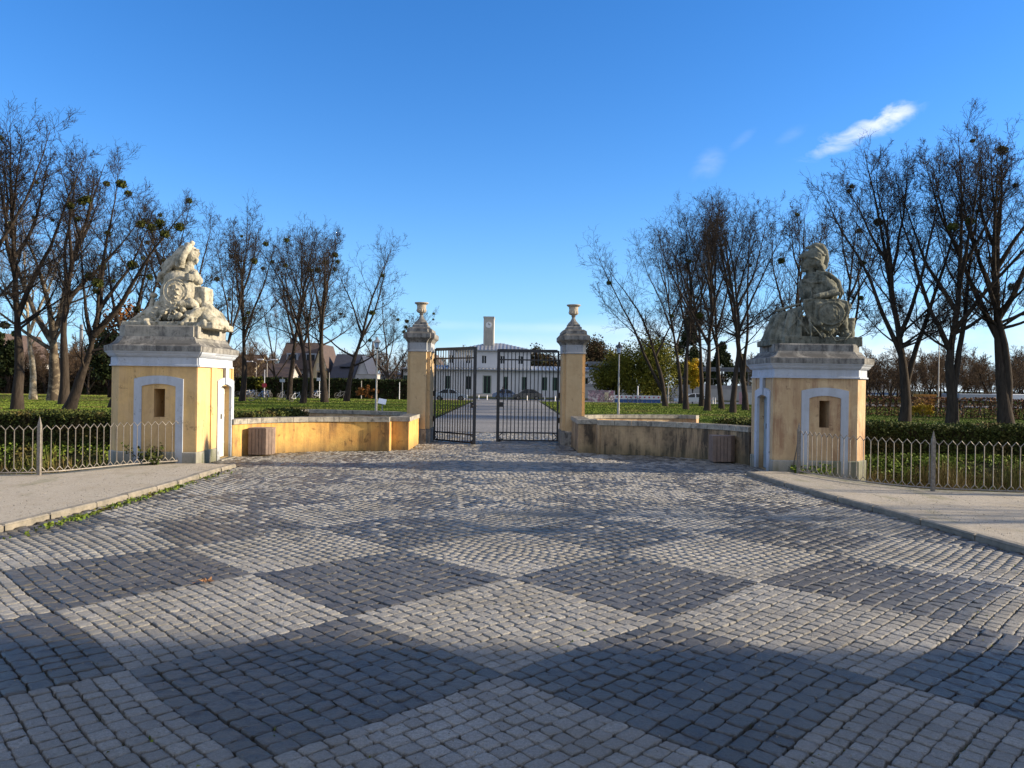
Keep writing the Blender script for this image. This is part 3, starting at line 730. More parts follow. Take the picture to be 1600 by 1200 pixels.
# ------------------------------------------------------------ statues
def sculpt(name, label, loc, fn, vox, mat, parts=()):
    m = MB(); fn(m); me = bpy.data.meshes.new(name); me.from_pydata([tuple(v) for v in m.v], [], m.f)
    o = bpy.data.objects.new(name, me); COL.objects.link(o)
    md = o.modifiers.new('r', 'REMESH'); md.mode = 'VOXEL'; md.voxel_size = vox; md.use_smooth_shade = True
    sm = o.modifiers.new('s', 'SMOOTH'); sm.factor = .5; sm.iterations = 1
    tx = bpy.data.textures.new('carving', 'CLOUDS'); tx.noise_scale = .16; tx.noise_depth = 3
    dm = o.modifiers.new('d', 'DISPLACE'); dm.texture = tx; dm.strength = .03; dm.mid_level = .5
    tx2 = bpy.data.textures.new('pitting', 'CLOUDS'); tx2.noise_scale = .05; tx2.noise_depth = 2
    dm = o.modifiers.new('e', 'DISPLACE'); dm.texture = tx2; dm.strength = .014; dm.mid_level = .5
    ev = o.evaluated_get(bpy.context.evaluated_depsgraph_get()); me2 = bpy.data.meshes.new_from_object(ev)
    o.modifiers.clear(); o.data = me2; me2.materials.clear(); me2.materials.append(MATS[mat])
    me2.polygons.foreach_set('use_smooth', [True] * len(me2.polygons))
    o.location = loc; bpy.data.meshes.remove(me); return o
def qR(zx, zz, y=0, k=.0023, cx=583, cz=1070): return ((zx - cx) * k, y, (cz - zz) * k)
def base_heap(m, x0, x1, zt, seed, n=70, yr=.75, rr=(.04, .13)):
    r = NR(seed)
    for _ in range(n):
        x = r.uniform(x0, x1); zz = zt(x) * r.rand() ** .6; y = r.uniform(-yr, yr) * (1 - .5 * zz)
        s = r.uniform(*rr); m.ell((x, y, max(zz - s * .3, .03)), (s * r.uniform(.7, 2.2), s * r.uniform(.7, 1.4), s * r.uniform(.5, 1)), tuple(r.uniform(-1.2, 1.2, 3)), 10, 7)
def folds(m, a0, a1, b0, b1, n, r0, r1, y0, y1, seed):
    r = NR(seed)
    for i in range(n):
        t = i / (n - 1); p = Vector(a0).lerp(Vector(a1), t); q = Vector(b0).lerp(Vector(b1), t)
        mid = (p + q) / 2 + Vector((r.uniform(-.05, .05), r.uniform(-.06, .02), r.uniform(.0, .08)))
        pts = [p, (p + mid) / 2 + Vector((0, r.uniform(-.03, .02), .02)), mid, (mid + q) / 2, q]
        m.tube(pts, [r0, (r0 + r1) / 2 * r.uniform(.8, 1.2), r1, r1 * 1.05, r1 * .8], 8)
def statue_right(m):
    q = qR; r = NR(4)
    m.box(-.72, 1.05, -.5, .55, -.04, .17); m.box(-1.02, -.6, -.42, .5, -.04, .10)
    m.ell(q(700, 880, 0), (.45, .36, .40)); m.ell(q(600, 900, 0), (.35, .4, .3))
    # heart-shaped cartouche facing the road, with a raised rim and a medallion
    for cx, cz, rx, rz in ((685, 750, .45, .30), (590, 690, .27, .17), (790, 690, .27, .17), (690, 830, .30, .20)): m.ell(q(cx, cz, -.36), (rx, .13, rz))
    out = [(475, 640), (560, 628), (690, 640), (800, 626), (890, 650), (905, 730), (880, 810), (810, 880), (700, 930), (590, 880), (510, 800), (478, 720), (475, 640)]
    for a_, b_ in zip(out, out[1:]): m.cap(q(*a_, -.42), q(*b_, -.42), .033, .033, 8)
    m.ell(q(720, 765, -.46), (.30, .07, .26))
    for k in range(28):
        a = 2 * math.pi * k / 28; b = 2 * math.pi * (k + 1) / 28; P = lambda t: (q(722, 0)[0] + .30 * math.cos(t), -.49, q(0, 765)[2] + .255 * math.sin(t)); m.cap(P(a), P(b), .022, .022, 6)
    for _ in range(50):
        a = r.uniform(0, 6.3); d = r.uniform(0, .8); m.ell((q(722, 0)[0] + .26 * d * math.cos(a), -.525, q(0, 765)[2] + .22 * d * math.sin(a)), (r.uniform(.012, .045), .018, r.uniform(.012, .025)), (0, r.uniform(-2, 2), 0), 8, 6)
    # bust, leaning on the shield
    m.ell(q(655, 560, .0), (.32, .28, .40)); m.ell(q(600, 470, -.02), (.26, .25, .22)); m.ell(q(545, 460, -.02), (.16, .21, .15)); m.ell(q(690, 415, 0), (.27, .30, .17)); m.cap(q(605, 400), q(598, 320), .12, .10)
    m.ell(q(780, 480, .10), (.22, .30, .30), (0, .25, 0)); m.ell(q(810, 560, .1), (.17, .28, .22))
    m.ell(q(700, 520, .0), (.36, .31, .38)); m.ell(q(660, 400, .0), (.24, .26, .16)); m.ell(q(560, 520, -.02), (.17, .22, .26))
    m.tube([q(630, 335, -.16), q(740, 365, -.26), q(830, 440, -.27), q(872, 550, -.24), q(850, 640, -.2)], [.04, .045, .05, .045, .03], 8)
    m.tube([q(600, 350, -.18), q(700, 400, -.29), q(790, 470, -.32), q(835, 570, -.28)], [.025, .03, .03, .02], 8)
    m.tube([q(530, 370, -.10), q(495, 430, -.16), q(560, 455, -.25), q(680, 440, -.3)], [.03, .035, .035, .025], 8)
    m.tube([q(490, 470, -.12), q(500, 540, -.16), q(520, 620, -.18)], [.03, .025, .02], 8); m.tube([q(560, 500, -.22), q(570, 560, -.26), q(575, 620, -.25)], [.022, .02, .018], 8)
    m.cap(q(700, 440, -.26), q(790, 530, -.34), .095, .08); m.cap(q(785, 555, -.38), q(610, 592, -.46), .085, .062); m.ell(q(790, 548, -.36), (.08,) * 3)
    m.ell(q(580, 592, -.46), (.05, .04, .035))
    for k in range(4): m.cap(q(580, 582 + k * 9, -.48), q(548, 590 + k * 9, -.49), .014, .012, 6)
    m.ell(q(808, 570, -.46), (.045, .04, .05))
    # head in profile to the left under a plumed helmet
    m.ell(q(575, 245, -.02), (.12, .115, .15)); m.ell(q(535, 268, -.02), (.085, .085, .10)); m.cap(q(502, 238, -.02), q(484, 262, -.02), .018, .026, 8); m.ell(q(507, 292, -.02), (.033, .045, .016)); m.ell(q(510, 304, -.02), (.03, .04, .014)); m.ell(q(522, 322, -.02), (.05, .05, .035))
    m.ell(q(512, 226, -.02), (.04, .07, .022)); m.ell(q(560, 310, -.02), (.08, .09, .055)); m.ell(q(530, 245, -.095), (.03, .018, .016)); m.ell(q(590, 262, -.12), (.03, .02, .045))
    m.ell(q(640, 195, 0), (.22, .20, .27)); m.tube([q(600, 165, -.02), q(540, 168, -.02), q(500, 180, -.02), q(462, 186, -.02)], [.13, .10, .05, .014], 12)
    m.tube([q(542, 86, 0), q(585, 84, 0), q(640, 62, 0), q(700, 68, 0), q(742, 125, 0), q(756, 210, 0), q(748, 300, 0)], [.018, .05, .07, .08, .08, .07, .04], 10)
    for k in range(6): t = k / 5; m.cap(q(620 + 110 * t, 70 + 30 * t * t * 3, -.06), q(640 + 70 * t, 110 + 60 * t, -.17), .02, .014, 6)
    m.tube([q(545, 190, -.16), q(600, 200, -.21), q(660, 230, -.20), q(700, 300, -.16)], [.018, .022, .022, .016], 8); m.cap(q(650, 250, -.16), q(715, 335, -.16), .055, .03); m.ell(q(700, 290, .02), (.12, .15, .12))
    for x, z0, z1 in ((775, 400, 300), (812, 420, 285), (838, 440, 300), (855, 470, 350)): m.cap(q(x, z0, .16), q(x + 6, z1, .18), .035, .014, 8)
    # banners and drapery sloping down to the left in long folds
    m.ell(q(410, 840, .05), (.24, .30, .28), (0, -.5, 0)); m.ell(q(310, 965, .05), (.30, .36, .18), (0, -.55, 0)); m.ell(q(460, 900, .0), (.3, .40, .35))
    folds(m, q(280, 755, -.02), q(455, 690, -.34), q(150, 1058, -.25), q(420, 1020, -.50), 10, .028, .045, 0, 0, 2)
    folds(m, q(285, 765, .25), q(320, 740, .0), q(160, 1050, .3), q(200, 1040, -.1), 5, .05, .06, 0, 0, 3)
    m.tube([q(250, 735, .0), q(340, 700, -.15), q(460, 665, -.30)], [.03, .035, .03], 8)
    m.cap(q(360, 760, -.50), q(500, 970, -.54), .016, .016); m.cap(q(512, 800, -.50), q(530, 1040, -.54), .028, .022); m.cap(q(320, 920, -.5), q(470, 740, -.48), .015, .015); m.ell(q(430, 880, -.50), (.06, .05, .05))
    # mortar, drum and flag roll on the right
    m.ell(q(950, 700, .05), (.10, .13, .11)); m.cap(q(930, 740, .05), q(1005, 668, .05), .085, .06); m.cap(q(915, 770, .05), q(990, 768, .05), .04, .045); m.ell(q(900, 840, 0), (.16, .3, .3))
    m.tube([q(1000, 795, .0), q(1000, 990, .0)], [.115, .125], 20); m.tube([q(1000, 790, .0), q(1000, 812, .0)], [.13, .13], 20); m.tube([q(885, 770, -.15), q(925, 985, -.15)], [.08, .12], 12)
    for x, z, s in ((615, 868, .062), (650, 922, .04), (715, 930, .04), (775, 925, .035), (850, 868, .03), (840, 962, .03), (700, 1000, .035), (640, 985, .07), (900, 970, .04), (560, 940, .035)): m.ell(q(x, z, -.50), (s,) * 3)
    m.tube([q(500, 830, -.5), q(540, 900, -.55), q(600, 970, -.57), q(650, 1045, -.57), q(700, 960, -.57), q(760, 1040, -.57), q(860, 1020, -.57), q(930, 950, -.5)], .018, 6)
    base_heap(m, -.75, .9, lambda x: .38, 11, 50, .48, (.03, .07))
def statue_left(m):
    q = lambda zx, zz, y=0: qR(zx, zz, y, .00225, 520, 960)
    m.box(-1.05, 1.0, -.55, .75, -.04, .10)
    m.ell(q(520, 610, 0), (.42, .34, .47)); m.ell(q(520, 480, .02), (.36, .32, .26)); m.ell(q(510, 700, 0), (.42, .36, .4)); m.ell(q(620, 600, .05), (.25, .36, .38))
    m.ell(q(545, 605, -.26), (.23, .12, .25), (0, 0, .35))
    for rr, th in ((.245, .013), (.17, .010)):
        for k in range(24):
            a = 2 * math.pi * k / 24; b = 2 * math.pi * (k + 1) / 24; s = 1.15
            P = lambda t: (q(548, 0)[0] + rr * math.cos(t) * .95, -.36 + .33 * rr * math.cos(t), q(0, 605)[2] + rr * s * math.sin(t)); m.cap(P(a), P(b), th, th, 6)
    for k in range(9):
        a = k * 1.1; m.ell((q(565, 0)[0] + .05 * math.cos(a * 2), -.38, q(0, 530)[2] - k * .04), (.035, .025, .016), (0, a, 0), 8, 6)
    # shoulders, neck, face turned up to the right
    m.cap(q(520, 400, .05), q(650, 420, .05), .14, .14); m.cap(q(600, 400, 0), q(625, 300, 0), .13, .10); m.ell(q(650, 210, 0), (.12, .14, .19), (0, .15, 0))
    m.ell(q(690, 195, 0), (.07, .09, .08)); m.cap(q(700, 180, 0), q(718, 195, 0), .03, .022, 8); m.ell(q(692, 262, 0), (.055, .06, .045)); m.ell(q(700, 228, 0), (.035, .04, .02)); m.cap(q(640, 300, 0), q(690, 280, 0), .06, .05)
    m.tube([q(545, 340, -.16), q(575, 280, -.20), q(610, 190, -.18), q(640, 110, -.10)], [.10, .10, .075, .06], 10); m.ell(q(655, 95, -.05), (.055, .07, .06)); m.ell(q(700, 160, -.02), (.05, .08, .03))
    m.ell(q(590, 100, .05), (.07, .09, .05)); m.ell(q(600, 150, .05), (.12, .14, .10)); m.ell(q(540, 130, .05), (.07, .08, .04))
    # cloak flying back to the left
    m.ell(q(520, 240, .08), (.26, .20, .16), (0, -.7, 0)); m.ell(q(450, 310, .08), (.27, .22, .15), (0, -.8, 0)); m.ell(q(500, 320, .05), (.22, .22, .15))
    folds(m, q(600, 140, -.10), q(560, 240, -.15), q(345, 350, -.05), q(400, 420, -.15), 5, .05, .055, 0, 0, 5)
    m.tube([q(440, 200, .1), q(500, 150, .1), q(560, 120, .1)], [.03, .05, .04], 8); m.ell(q(360, 425, -.05), (.10, .12, .08), (0, -.5, 0)); m.ell(q(345, 480, .05), (.07, .1, .1))
    m.tube([q(400, 400, -.1), q(350, 420, -.15), q(320, 500, -.1)], [.06, .05, .03], 8)
    # hand gripping the shield from the right
    m.ell(q(700, 440, -.12), (.10, .11, .14)); m.cap(q(660, 400, 0), q(730, 480, -.05), .11, .09)
    for k in range(4): m.tube([q(700, 440 + k * 17, -.22), q(668, 428 + k * 17, -.27), q(640, 436 + k * 17, -.25)], [.026, .023, .018], 6)
    m.ell(q(735, 495, -.05), (.06, .08, .06))
    # right side: block, bent knee and drapery
    m.box(q(700, 0)[0], q(810, 0)[0], -.15, .35, q(0, 700)[2], q(0, 545)[2]); m.ell(q(790, 570, .1), (.07, .25, .07))
    m.cap(q(750, 680, 0), q(860, 790, -.05), .14, .12); m.ell(q(740, 690, -.1), (.10, .12, .10)); m.cap(q(860, 790, -.05), q(770, 860, -.15), .11, .07); m.ell(q(820, 830, .1), (.22, .4, .22))
    m.cap(q(600, 730, -.30), q(690, 730, -.24), .08, .09); m.cap(q(690, 700, -.25), q(730, 745, -.2), .085, .07); m.ell(q(690, 830, -.28), (.14, .12, .10), (0, -.4, 0)); m.ell(q(735, 800, -.25), (.08, .08, .09)); m.ell(q(620, 790, -.3), (.07, .06, .07))
    for k in range(7):
        a = k * .9; m.cap(q(535, 775, -.42), (q(535, 0)[0] + .15 * math.cos(a), -.47, q(0, 775)[2] + .14 * math.sin(a)), .03, .022, 6)
    for k in range(6):
        a = k * 1.05 + .4; m.cap(q(560, 870, -.45), (q(560, 0)[0] + .13 * math.cos(a), -.50, q(0, 870)[2] + .07 * math.sin(a)), .028, .02, 6)
    m.ell(q(352, 740, -.25), (.075, .08, .10)); m.ell(q(352, 775, -.3), (.09, .09, .05)); m.cap(q(285, 690, -.2), q(285, 850, -.25), .05, .045); m.ell(q(285, 640, -.15), (.09, .1, .07)); m.ell(q(400, 820, -.2), (.22, .2, .18)); m.ell(q(310, 840, 0), (.3, .4, .26))
    folds(m, q(820, 760, -.2), q(880, 790, .3), q(640, 950, -.55), q(1000, 980, .1), 8, .05, .06, 0, 0, 6)
    folds(m, q(300, 800, -.3), q(240, 800, .2), q(60, 940, -.3), q(60, 940, .3), 5, .06, .05, 0, 0, 8)
    m.ell(q(880, 880, .1), (.28, .5, .14), (0, .45, 0)); m.ell(q(180, 900, .1), (.35, .45, .13), (0, -.25, 0))
    base_heap(m, -.95, .95, lambda x: .40 - .36 * abs(x), 12, 90, .62, (.03, .085))
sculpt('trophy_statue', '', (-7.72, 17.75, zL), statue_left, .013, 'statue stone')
tagp(bpy.context.scene.objects['trophy_statue'], 'sunlit stone figure with face turned up beside an oval cartouche, on the left guardhouse', 'statue')
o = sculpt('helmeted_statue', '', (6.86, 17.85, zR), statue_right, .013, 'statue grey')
tagp(o, 'shaded stone bust in a crested helmet leaning on a shield, on the right guardhouse', 'statue')

# ------------------------------------------------------------ forecourt walls and gate posts
for sg in (-1, 1):
    lab = ('sunlit orange curved forecourt wall left of the gate', 'shaded streaky curved forecourt wall right of the gate')[sg > 0]
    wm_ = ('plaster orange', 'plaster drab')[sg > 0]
    mx = lambda u: AX + sg * u
    th = thing('curved_wall', lab, 'wall', (mx(4.6), 20.9, 0))
    pts = [(mx(u), y) for u, y in WALLU]; t = -.36 if sg > 0 else .36
    if sg > 0: pts = pts[::-1]
    # offsets: away from the forecourt
    def st(mb, a, b, z0, z1):
        P = pts; strip(mb, P, a, b, z0, z1)
    s_ = 1 if sg > 0 else 1
    # direction check: left-hand normal must point away from the camera
    d = Vector(pts[-1]) - Vector(pts[0]); nl = Vector((-d.y, d.x)); k = 1 if nl.y > 0 else -1
    m = MB(); strip(m, pts, 0, k * .34, -.3, .80); build('wall_body', m, wm_, th, recalc=True)
    m = MB()
    n = len(pts); cuts = list(range(0, n - 1, 3)) + [n - 1]
    for a, b in zip(cuts, cuts[1:]):
        seg = [Vector(p) for p in pts[a:b + 1]]; dd = (seg[1] - seg[0]).normalized(); seg[0] = seg[0] + dd * .006; dd = (seg[-1] - seg[-2]).normalized(); seg[-1] = seg[-1] - dd * .006
        strip(m, [tuple(p) for p in seg], -k * .035, k * .37, .801, .93)
    build('coping', m, 'coping stone', th, recalc=True)
    # end pier and return wall towards the post
    x0, x1 = sorted((mx(2.38), mx(2.90))); xr0, xr1 = sorted((mx(2.38), mx(2.72)))
    m = MB(); m.box(x0, x1, 21.55, 22.05, -.3, .80); m.box(xr0, xr1, 22.05, 23.98, -.3, .80)
    xx = sorted((mx(2.86), mx(2.93))); m.box(xx[0], xx[1], 21.14, 21.56, -.3, .80)
    build('end_pier', m, wm_, th)
    m = MB(); m.box(x0 - .035, x1 + .035, 21.515, 22.06, .802, .932, .008); m.box(xr0 - .03, xr1 + .03, 22.063, 23.975, .802, .93, .008)
    build('pier_coping', m, 'coping stone', th)
    # rear parapet flaring out beyond the gate
    lab = ('shaded low parapet behind the left gate post', 'sunlit low parapet flaring out behind the right gate post')[sg > 0]
    pr = smooth_line([(mx(2.75), 24.9), (mx(3.6), 25.6), (mx(4.8), 26.05), (mx(6.3), 26.4), (mx(6.8), 26.2)], 5)
    d = Vector(pr[-1]) - Vector(pr[0]); nl = Vector((-d.y, d.x)); k = 1 if nl.y > 0 else -1
    th = thing('parapet', lab, 'wall', (mx(4.6), 26, 0)); m = MB(); strip(m, pr, 0, k * .3, -.3, .80); build('wall_body', m, 'plaster pale', th, recalc=True)
    m = MB(); strip(m, pr, -k * .03, k * .33, .801, .92); build('coping', m, 'coping stone', th, recalc=True)
    # gate post
    cx = mx(2.45); cy = 24.75
    th = thing('gate_post', ('ochre gate post carrying the left urn', 'ochre gate post with a bright orange side, carrying the right urn')[sg > 0], 'gate post', (cx, cy, 0))
    core = lambda e=0: [(cx - .36 - e, 24.28 - e), (cx + .36 + e, 24.28 - e), (cx + .36 + e, 25.42 + e), (cx - .36 - e, 25.42 + e)]
    fr = [(cx - .25, 24.06), (cx + .25, 24.06), (cx + .25, 24.5), (cx - .25, 24.5)]; rl = mx(2.06)
    m = MB(); m.prism(core(), -.1, 2.88); m.prism(fr, -.1, 2.879); m.prism([(cx - .25, 25.2), (cx + .25, 25.2), (cx + .25, 25.6), (cx - .25, 25.6)], -.1, 2.879)
    build('shaft', m, ('plaster post'), th)
    m = MB(); m.stack(core(), [(.03, -.1), (.03, .42), (.008, .45)]); m.stack(fr, [(.03, -.1), (.03, .418), (.006, .447)]); build('plinth', m, 'slab stone', th)
    m = MB()
    for pl_, e in ((core(), 0), (fr, .003)):
        m.stack(pl_, [(-.1, 2.877 - e), (.03, 2.88 - e), (.03, 2.92 - e), (.01, 2.93 - e), (.01, 3.16 - e)])
    build('frieze', m, 'paint frieze', th)
    m = MB()
    for pl_, e in ((core(), 0), (fr, .003)):
        m.stack(pl_, [(.012, 3.161 - e), (.03, 3.20 - e), (.07, 3.26 - e), (.115, 3.30 - e), (.13, 3.32 - e), (.133, 3.44 - e), (.115, 3.46 - e), (.05, 3.49 - e), (.04, 3.50 - e), (.03, 3.60 - e), (-.06, 3.66 - e)])
    m.stack([(cx - .22, 24.4), (cx + .22, 24.4), (cx + .22, 25.1), (cx - .22, 25.1)], [(.02, 3.64), (.02, 3.74), (-.02, 3.76)])
    build('capital', m, 'slab stone', th)
    u = thing('urn', ('weathered stone urn with a rusty rim on the left gate post', 'pale stone urn on the right gate post')[sg > 0], 'urn', (cx, 24.75, 3.76))
    m = MB(); m.stack([(cx - .2, 24.55), (cx + .2, 24.55), (cx + .2, 24.95), (cx - .2, 24.95)], [(0, 3.761), (0, 3.83), (-.03, 3.84)]); m.lathe((cx, 24.75), [(.19, 3.83), (.17, 3.88), (.10, 3.95), (.065, 4.02), (.05, 4.07), (.075, 4.10), (.05, 4.12)], 20); build('foot', m, 'slab stone', u, smooth=False)
    m = MB(); m.lathe((cx, 24.75), [(.05, 4.12), (.14, 4.17), (.165, 4.22), (.15, 4.27)], 28, .10); m.lathe((cx, 24.75), [(.148, 4.268), (.145, 4.34), (.16, 4.42)], 24); build('bowl', m, 'urn stone', u)
    m = MB(); m.lathe((cx, 24.75), [(.15, 4.405), (.20, 4.43), (.225, 4.455), (.225, 4.48), (.19, 4.482), (.17, 4.44), (.02, 4.40)], 24); build('rim', m, 'urn stone', u)

# gate leaves
def gate_leaf(label, hx, hy, ang, L):
    th = thing('gate_leaf', label, 'gate', (hx, hy, 0)); d = Vector((math.cos(ang), math.sin(ang), 0)); O = Vector((hx, hy, 0))
    P = lambda a, z: O + d * a + Vector((0, 0, z))
    m = MB(); m.bar(P(.03, .02), P(.03, 3.02), .06); m.bar(P(L - .05, .0), P(L - .05, 3.04), .10, .07)
    for z, h in ((3.0, .10), (2.70, .045), (.30, .045), (.045, .05)): m.bar(P(.06, z), P(L - .10, z), .035, h)
    build('frame', m, 'gate metal', th)
    n = 14
    for i in range(n):
        a = .06 + (L - .16) * (i + 1) / (n + 1); m = MB(); m.tube([P(a, .07), P(a, 2.95)], .016, 6); build('bar', m, 'gate metal', th)
    for z in (2.62, 1.55, .72): m = MB(); m.bar(P(-.10, z), P(.0, z), .05, .05); m.tube([P(-.02, z - .09), P(-.02, z + .09)], .03, 8); build('hinge', m, 'black', th)
    m = MB(); m.bar(P(L - .22, 1.22), P(L - .1, 1.22), .06, .16); m.tube([P(L - .06, 1.2) + Vector((d.y, -d.x, 0)) * s for s in (-.09, .09)], .02, 8); build('lock', m, 'black', th)
    for a0, a1 in ((.06, .2), (L - .10, L - .24)):
        m = MB(); m.tube([P(a0, .19), P((a0 + a1) / 2, .26), P(a1, .30)], .014, 6); m.tube([P(a0, .15), P((a0 + a1) / 2, .09), P(a1, .06)], .014, 6); build('bracket', m, 'gate metal', th)
    m = MB(); m.tube([P(L - .16, .07), P(L - .16, -.005)], .015, 6); m.ell(P(L - .10, .05), (.05, .05, .06), nu=10, nv=8); build('drop_bolt', m, 'black', th)
gate_leaf('black barred gate leaf swung open towards the setts, hung on the left post', AX - 2.05, 25.3, math.atan2(-1.42, 1.42), 2.02)
gate_leaf('black barred gate leaf standing closed, hung on the right post', AX + 2.05, 25.35, math.pi + .02, 2.05)

# ------------------------------------------------------------ railings along the moat
def railing(label, F, posts, grp):
    pts = smooth_line(F, 6); cum = [0]
    for a, b in zip(pts, pts[1:]): cum.append(cum[-1] + math.dist(a, b))
    at = lambda s, z: Vector((float(np.interp(s, cum, [p[0] for p in pts])), float(np.interp(s, cum, [p[1] for p in pts])), z))
    tot = cum[-1]; c = at(tot / 2, 0); th = thing('railing', label, 'railing', (c.x, c.y, .055))
    N = int(round(tot / .15)); sp = tot / N; m = MB(); z0, z1 = .20, .90
    for i in range(N + 1):
        s = i * sp
        m.tube([at(s, z0), at(s, z1)], .0085, 5)
        if i < N:
            h = s + sp / 2
            m.tube([at(s, z1), at(h, z1 + .085), at(s + sp, z1)], .0085, 5); m.tube([at(s, z0), at(h, z0 - .085), at(s + sp, z0)], .0085, 5)
    build('lattice', m, 'grey metal', th)
    m = MB(); q = [at(min(k * .3, tot), .112) for k in range(int(tot / .3) + 2)]; 
    for a, b in zip(q, q[1:]):
        if (b - a).length > .01: m.bar(a, b, .03, .022)
    build('bottom_rail', m, 'grey metal', th)
    for s in posts(tot):
        m = MB(); p = at(s, 0); w = .03
        m.stack([(p.x - w, p.y - w), (p.x + w, p.y - w), (p.x + w, p.y + w), (p.x - w, p.y + w)], [(0, .03), (0, .98), (-.028, 1.16)])
        build('post', m, 'grey metal', th)
    e = at(0 if pts[0][1] > pts[-1][1] else tot, 0); f_ = at(.55 if pts[0][1] > pts[-1][1] else tot - .55, 0)
    m = MB(); m.bar((e.x, e.y, .85), (e.x + (f_.x - e.x) * .25, e.y + .55, -.1), .02); build('stay', m, 'grey metal', th)
railing('grey iron railing with pointed hoops along the left moat edge', [(-16, 13.9), (-12, 14.0), (-9.5, 14.25), (-8.75, 14.55), (-8.35, 15.2), (-7.9, 16.1), (-7.18, 16.95)], lambda t: [t, t - 3.05, t - 6.2, t - 9.3], 'railings')
railing('grey iron railing with pointed hoops in front of the shaded right guardhouse', [(6.22, 16.6), (6.45, 15.8), (6.75, 15.1), (7.2, 14.45), (7.75, 14.05), (8.45, 13.88), (9.3, 13.75), (12, 13.6), (16, 13.5)], lambda t: [0, 3.05, 6.1, 9.2], 'railings')
for sg, F, lab in ((-1, FL, 'rough stone retaining wall of the moat under the left railing'), (1, FR, 'rough stone retaining wall of the moat under the right railing')):
    m = MB(); strip(m, smooth_line(F, 4), .0 + .04, .30, -1.5, .05); o = build('moat_wall', m, 'plinth stone', loc=(F[3][0], F[3][1], 0), recalc=True); tagp(o, lab, 'wall')

# ------------------------------------------------------------ litter bins
def bin_(label, cx, cy, w, d, h, rot):
    th = thing('litter_bin', label, 'bin', (0, 0, 0)); c = .12
    poly = [(-w / 2, -d / 2), (w / 2 - c, -d / 2), (w / 2, -d / 2 + c), (w / 2, d / 2), (-w / 2, d / 2)]
    m = MB(); m.stack(poly, [(-.03, .03), (-.03, h - .03)]); build('liner', m, 'black', th)
    m = MB(); n = len(poly)
    for i in range(n):
        p, q = Vector(poly[i]), Vector(poly[(i + 1) % n]); L = (q - p).length; dd = (q - p) / L; k = max(1, round(L / .088))
        for j in range(k):
            a = p + dd * (L * (j + .5) / k); hw = L / k / 2 - .005; no = Vector((dd.y, -dd.x))
            m.obox(tuple(a + no * .0), tuple(dd), hw, .012, .04, h)
    build('slats', m, 'bin wood', th); m = MB(); m.stack(poly, [(.012, h), (.012, h + .025), (-.05, h + .03)]); build('lid', m, 'bin wood', th)
    th.location = (cx, cy, .0); th.rotation_euler = (0, 0, rot); return th
bin_('sunlit wooden slatted litter bin in front of the orange curved wall', -6.30, 19.42, .54, .40, .68, 0)
bin_('shaded wooden slatted litter bin in front of the streaky drab wall', 5.32, 19.35, .56, .42, .66, math.pi * 0)
# ------------------------------------------------------------ bare trees
def norm(a): return a / (np.linalg.norm(a, axis=-1, keepdims=True) + 1e-9)
def tubes(P, Rr, sides):
    """P (N,K,3) centre lines, Rr (N,K) radii -> vertices, quads"""
    N, K, _ = P.shape
    T = np.empty_like(P); T[:, 1:-1] = P[:, 2:] - P[:, :-2]; T[:, 0] = P[:, 1] - P[:, 0]; T[:, -1] = P[:, -1] - P[:, -2]; T = norm(T)
    ref = np.where(np.abs(T[:, :1, 2:3]) > .8, np.array([1., 0, 0]), np.array([0, 0, 1.]))
    A = norm(np.cross(T, np.broadcast_to(ref, T.shape))); B = np.cross(T, A)
    th = np.arange(sides) * 2 * np.pi / sides
    V = P[:, :, None] + Rr[:, :, None, None] * (A[:, :, None] * np.cos(th)[None, None, :, None] + B[:, :, None] * np.sin(th)[None, None, :, None])
    i = np.arange(K - 1)[:, None]; k = np.arange(sides)[None]; k2 = (k + 1) % sides
    f = np.stack([i * sides + k, i * sides + k2, (i + 1) * sides + k2, (i + 1) * sides + k], -1).reshape(-1, 4)
    F = (f[None] + (np.arange(N) * K * sides)[:, None, None]).reshape(-1, 4)
    return V.reshape(-1, 3), F
def grow(r, P, D, L, R0, K, wob, trop, taper=.35, flare=0):
    N = len(P); pts = np.empty((N, K + 1, 3)); rad = np.empty((N, K + 1)); pts[:, 0] = P; rad[:, 0] = R0
    D = norm(D)
    for k in range(K):
        D = norm(D + wob * r.randn(N, 3) + np.array([0, 0, 1.]) * (trop if np.isscalar(trop) else trop[:, None]))
        pts[:, k + 1] = pts[:, k] + D * (L / K)[:, None]; rad[:, k + 1] = R0 * (1 - (1 - taper) * (k + 1) / K)
    return pts, rad
def kids(r, pts, rad, L, n, t0, t1, ang, lf, rf, prof=.5, up=0.0):
    N, K1, _ = pts.shape; K = K1 - 1
    t = t0 + (t1 - t0) * (np.arange(n)[None] + r.rand(N, n)) / n; x = t * K; i = np.minimum(x.astype(int), K - 1); f = (x - i)[..., None]
    rows = np.arange(N)[:, None]; P = pts[rows, i] * (1 - f) + pts[rows, i + 1] * f; T = norm(pts[rows, i + 1] - pts[rows, i])
    rr = rad[rows, i] * (1 - f[..., 0]) + rad[rows, i + 1] * f[..., 0]
    A = norm(np.cross(T, np.array([.3, .2, 1.]))); B = np.cross(T, A)
    az = (np.arange(n)[None] * 2.4 + r.rand(N, 1) * 6.28 + r.rand(N, n) * .9)[..., None]; an = (ang * (.75 + .5 * r.rand(N, n)))[..., None]
    D = T * np.cos(an) + (A * np.cos(az) + B * np.sin(az)) * np.sin(an); D[..., 2] += up
    Lc = L[:, None] * lf * (1 - prof * t) * (.65 + .7 * r.rand(N, n)); Rc = np.minimum(rr * rf, rr * .95)
    return P.reshape(-1, 3), norm(D.reshape(-1, 3)), Lc.ravel(), Rc.ravel()
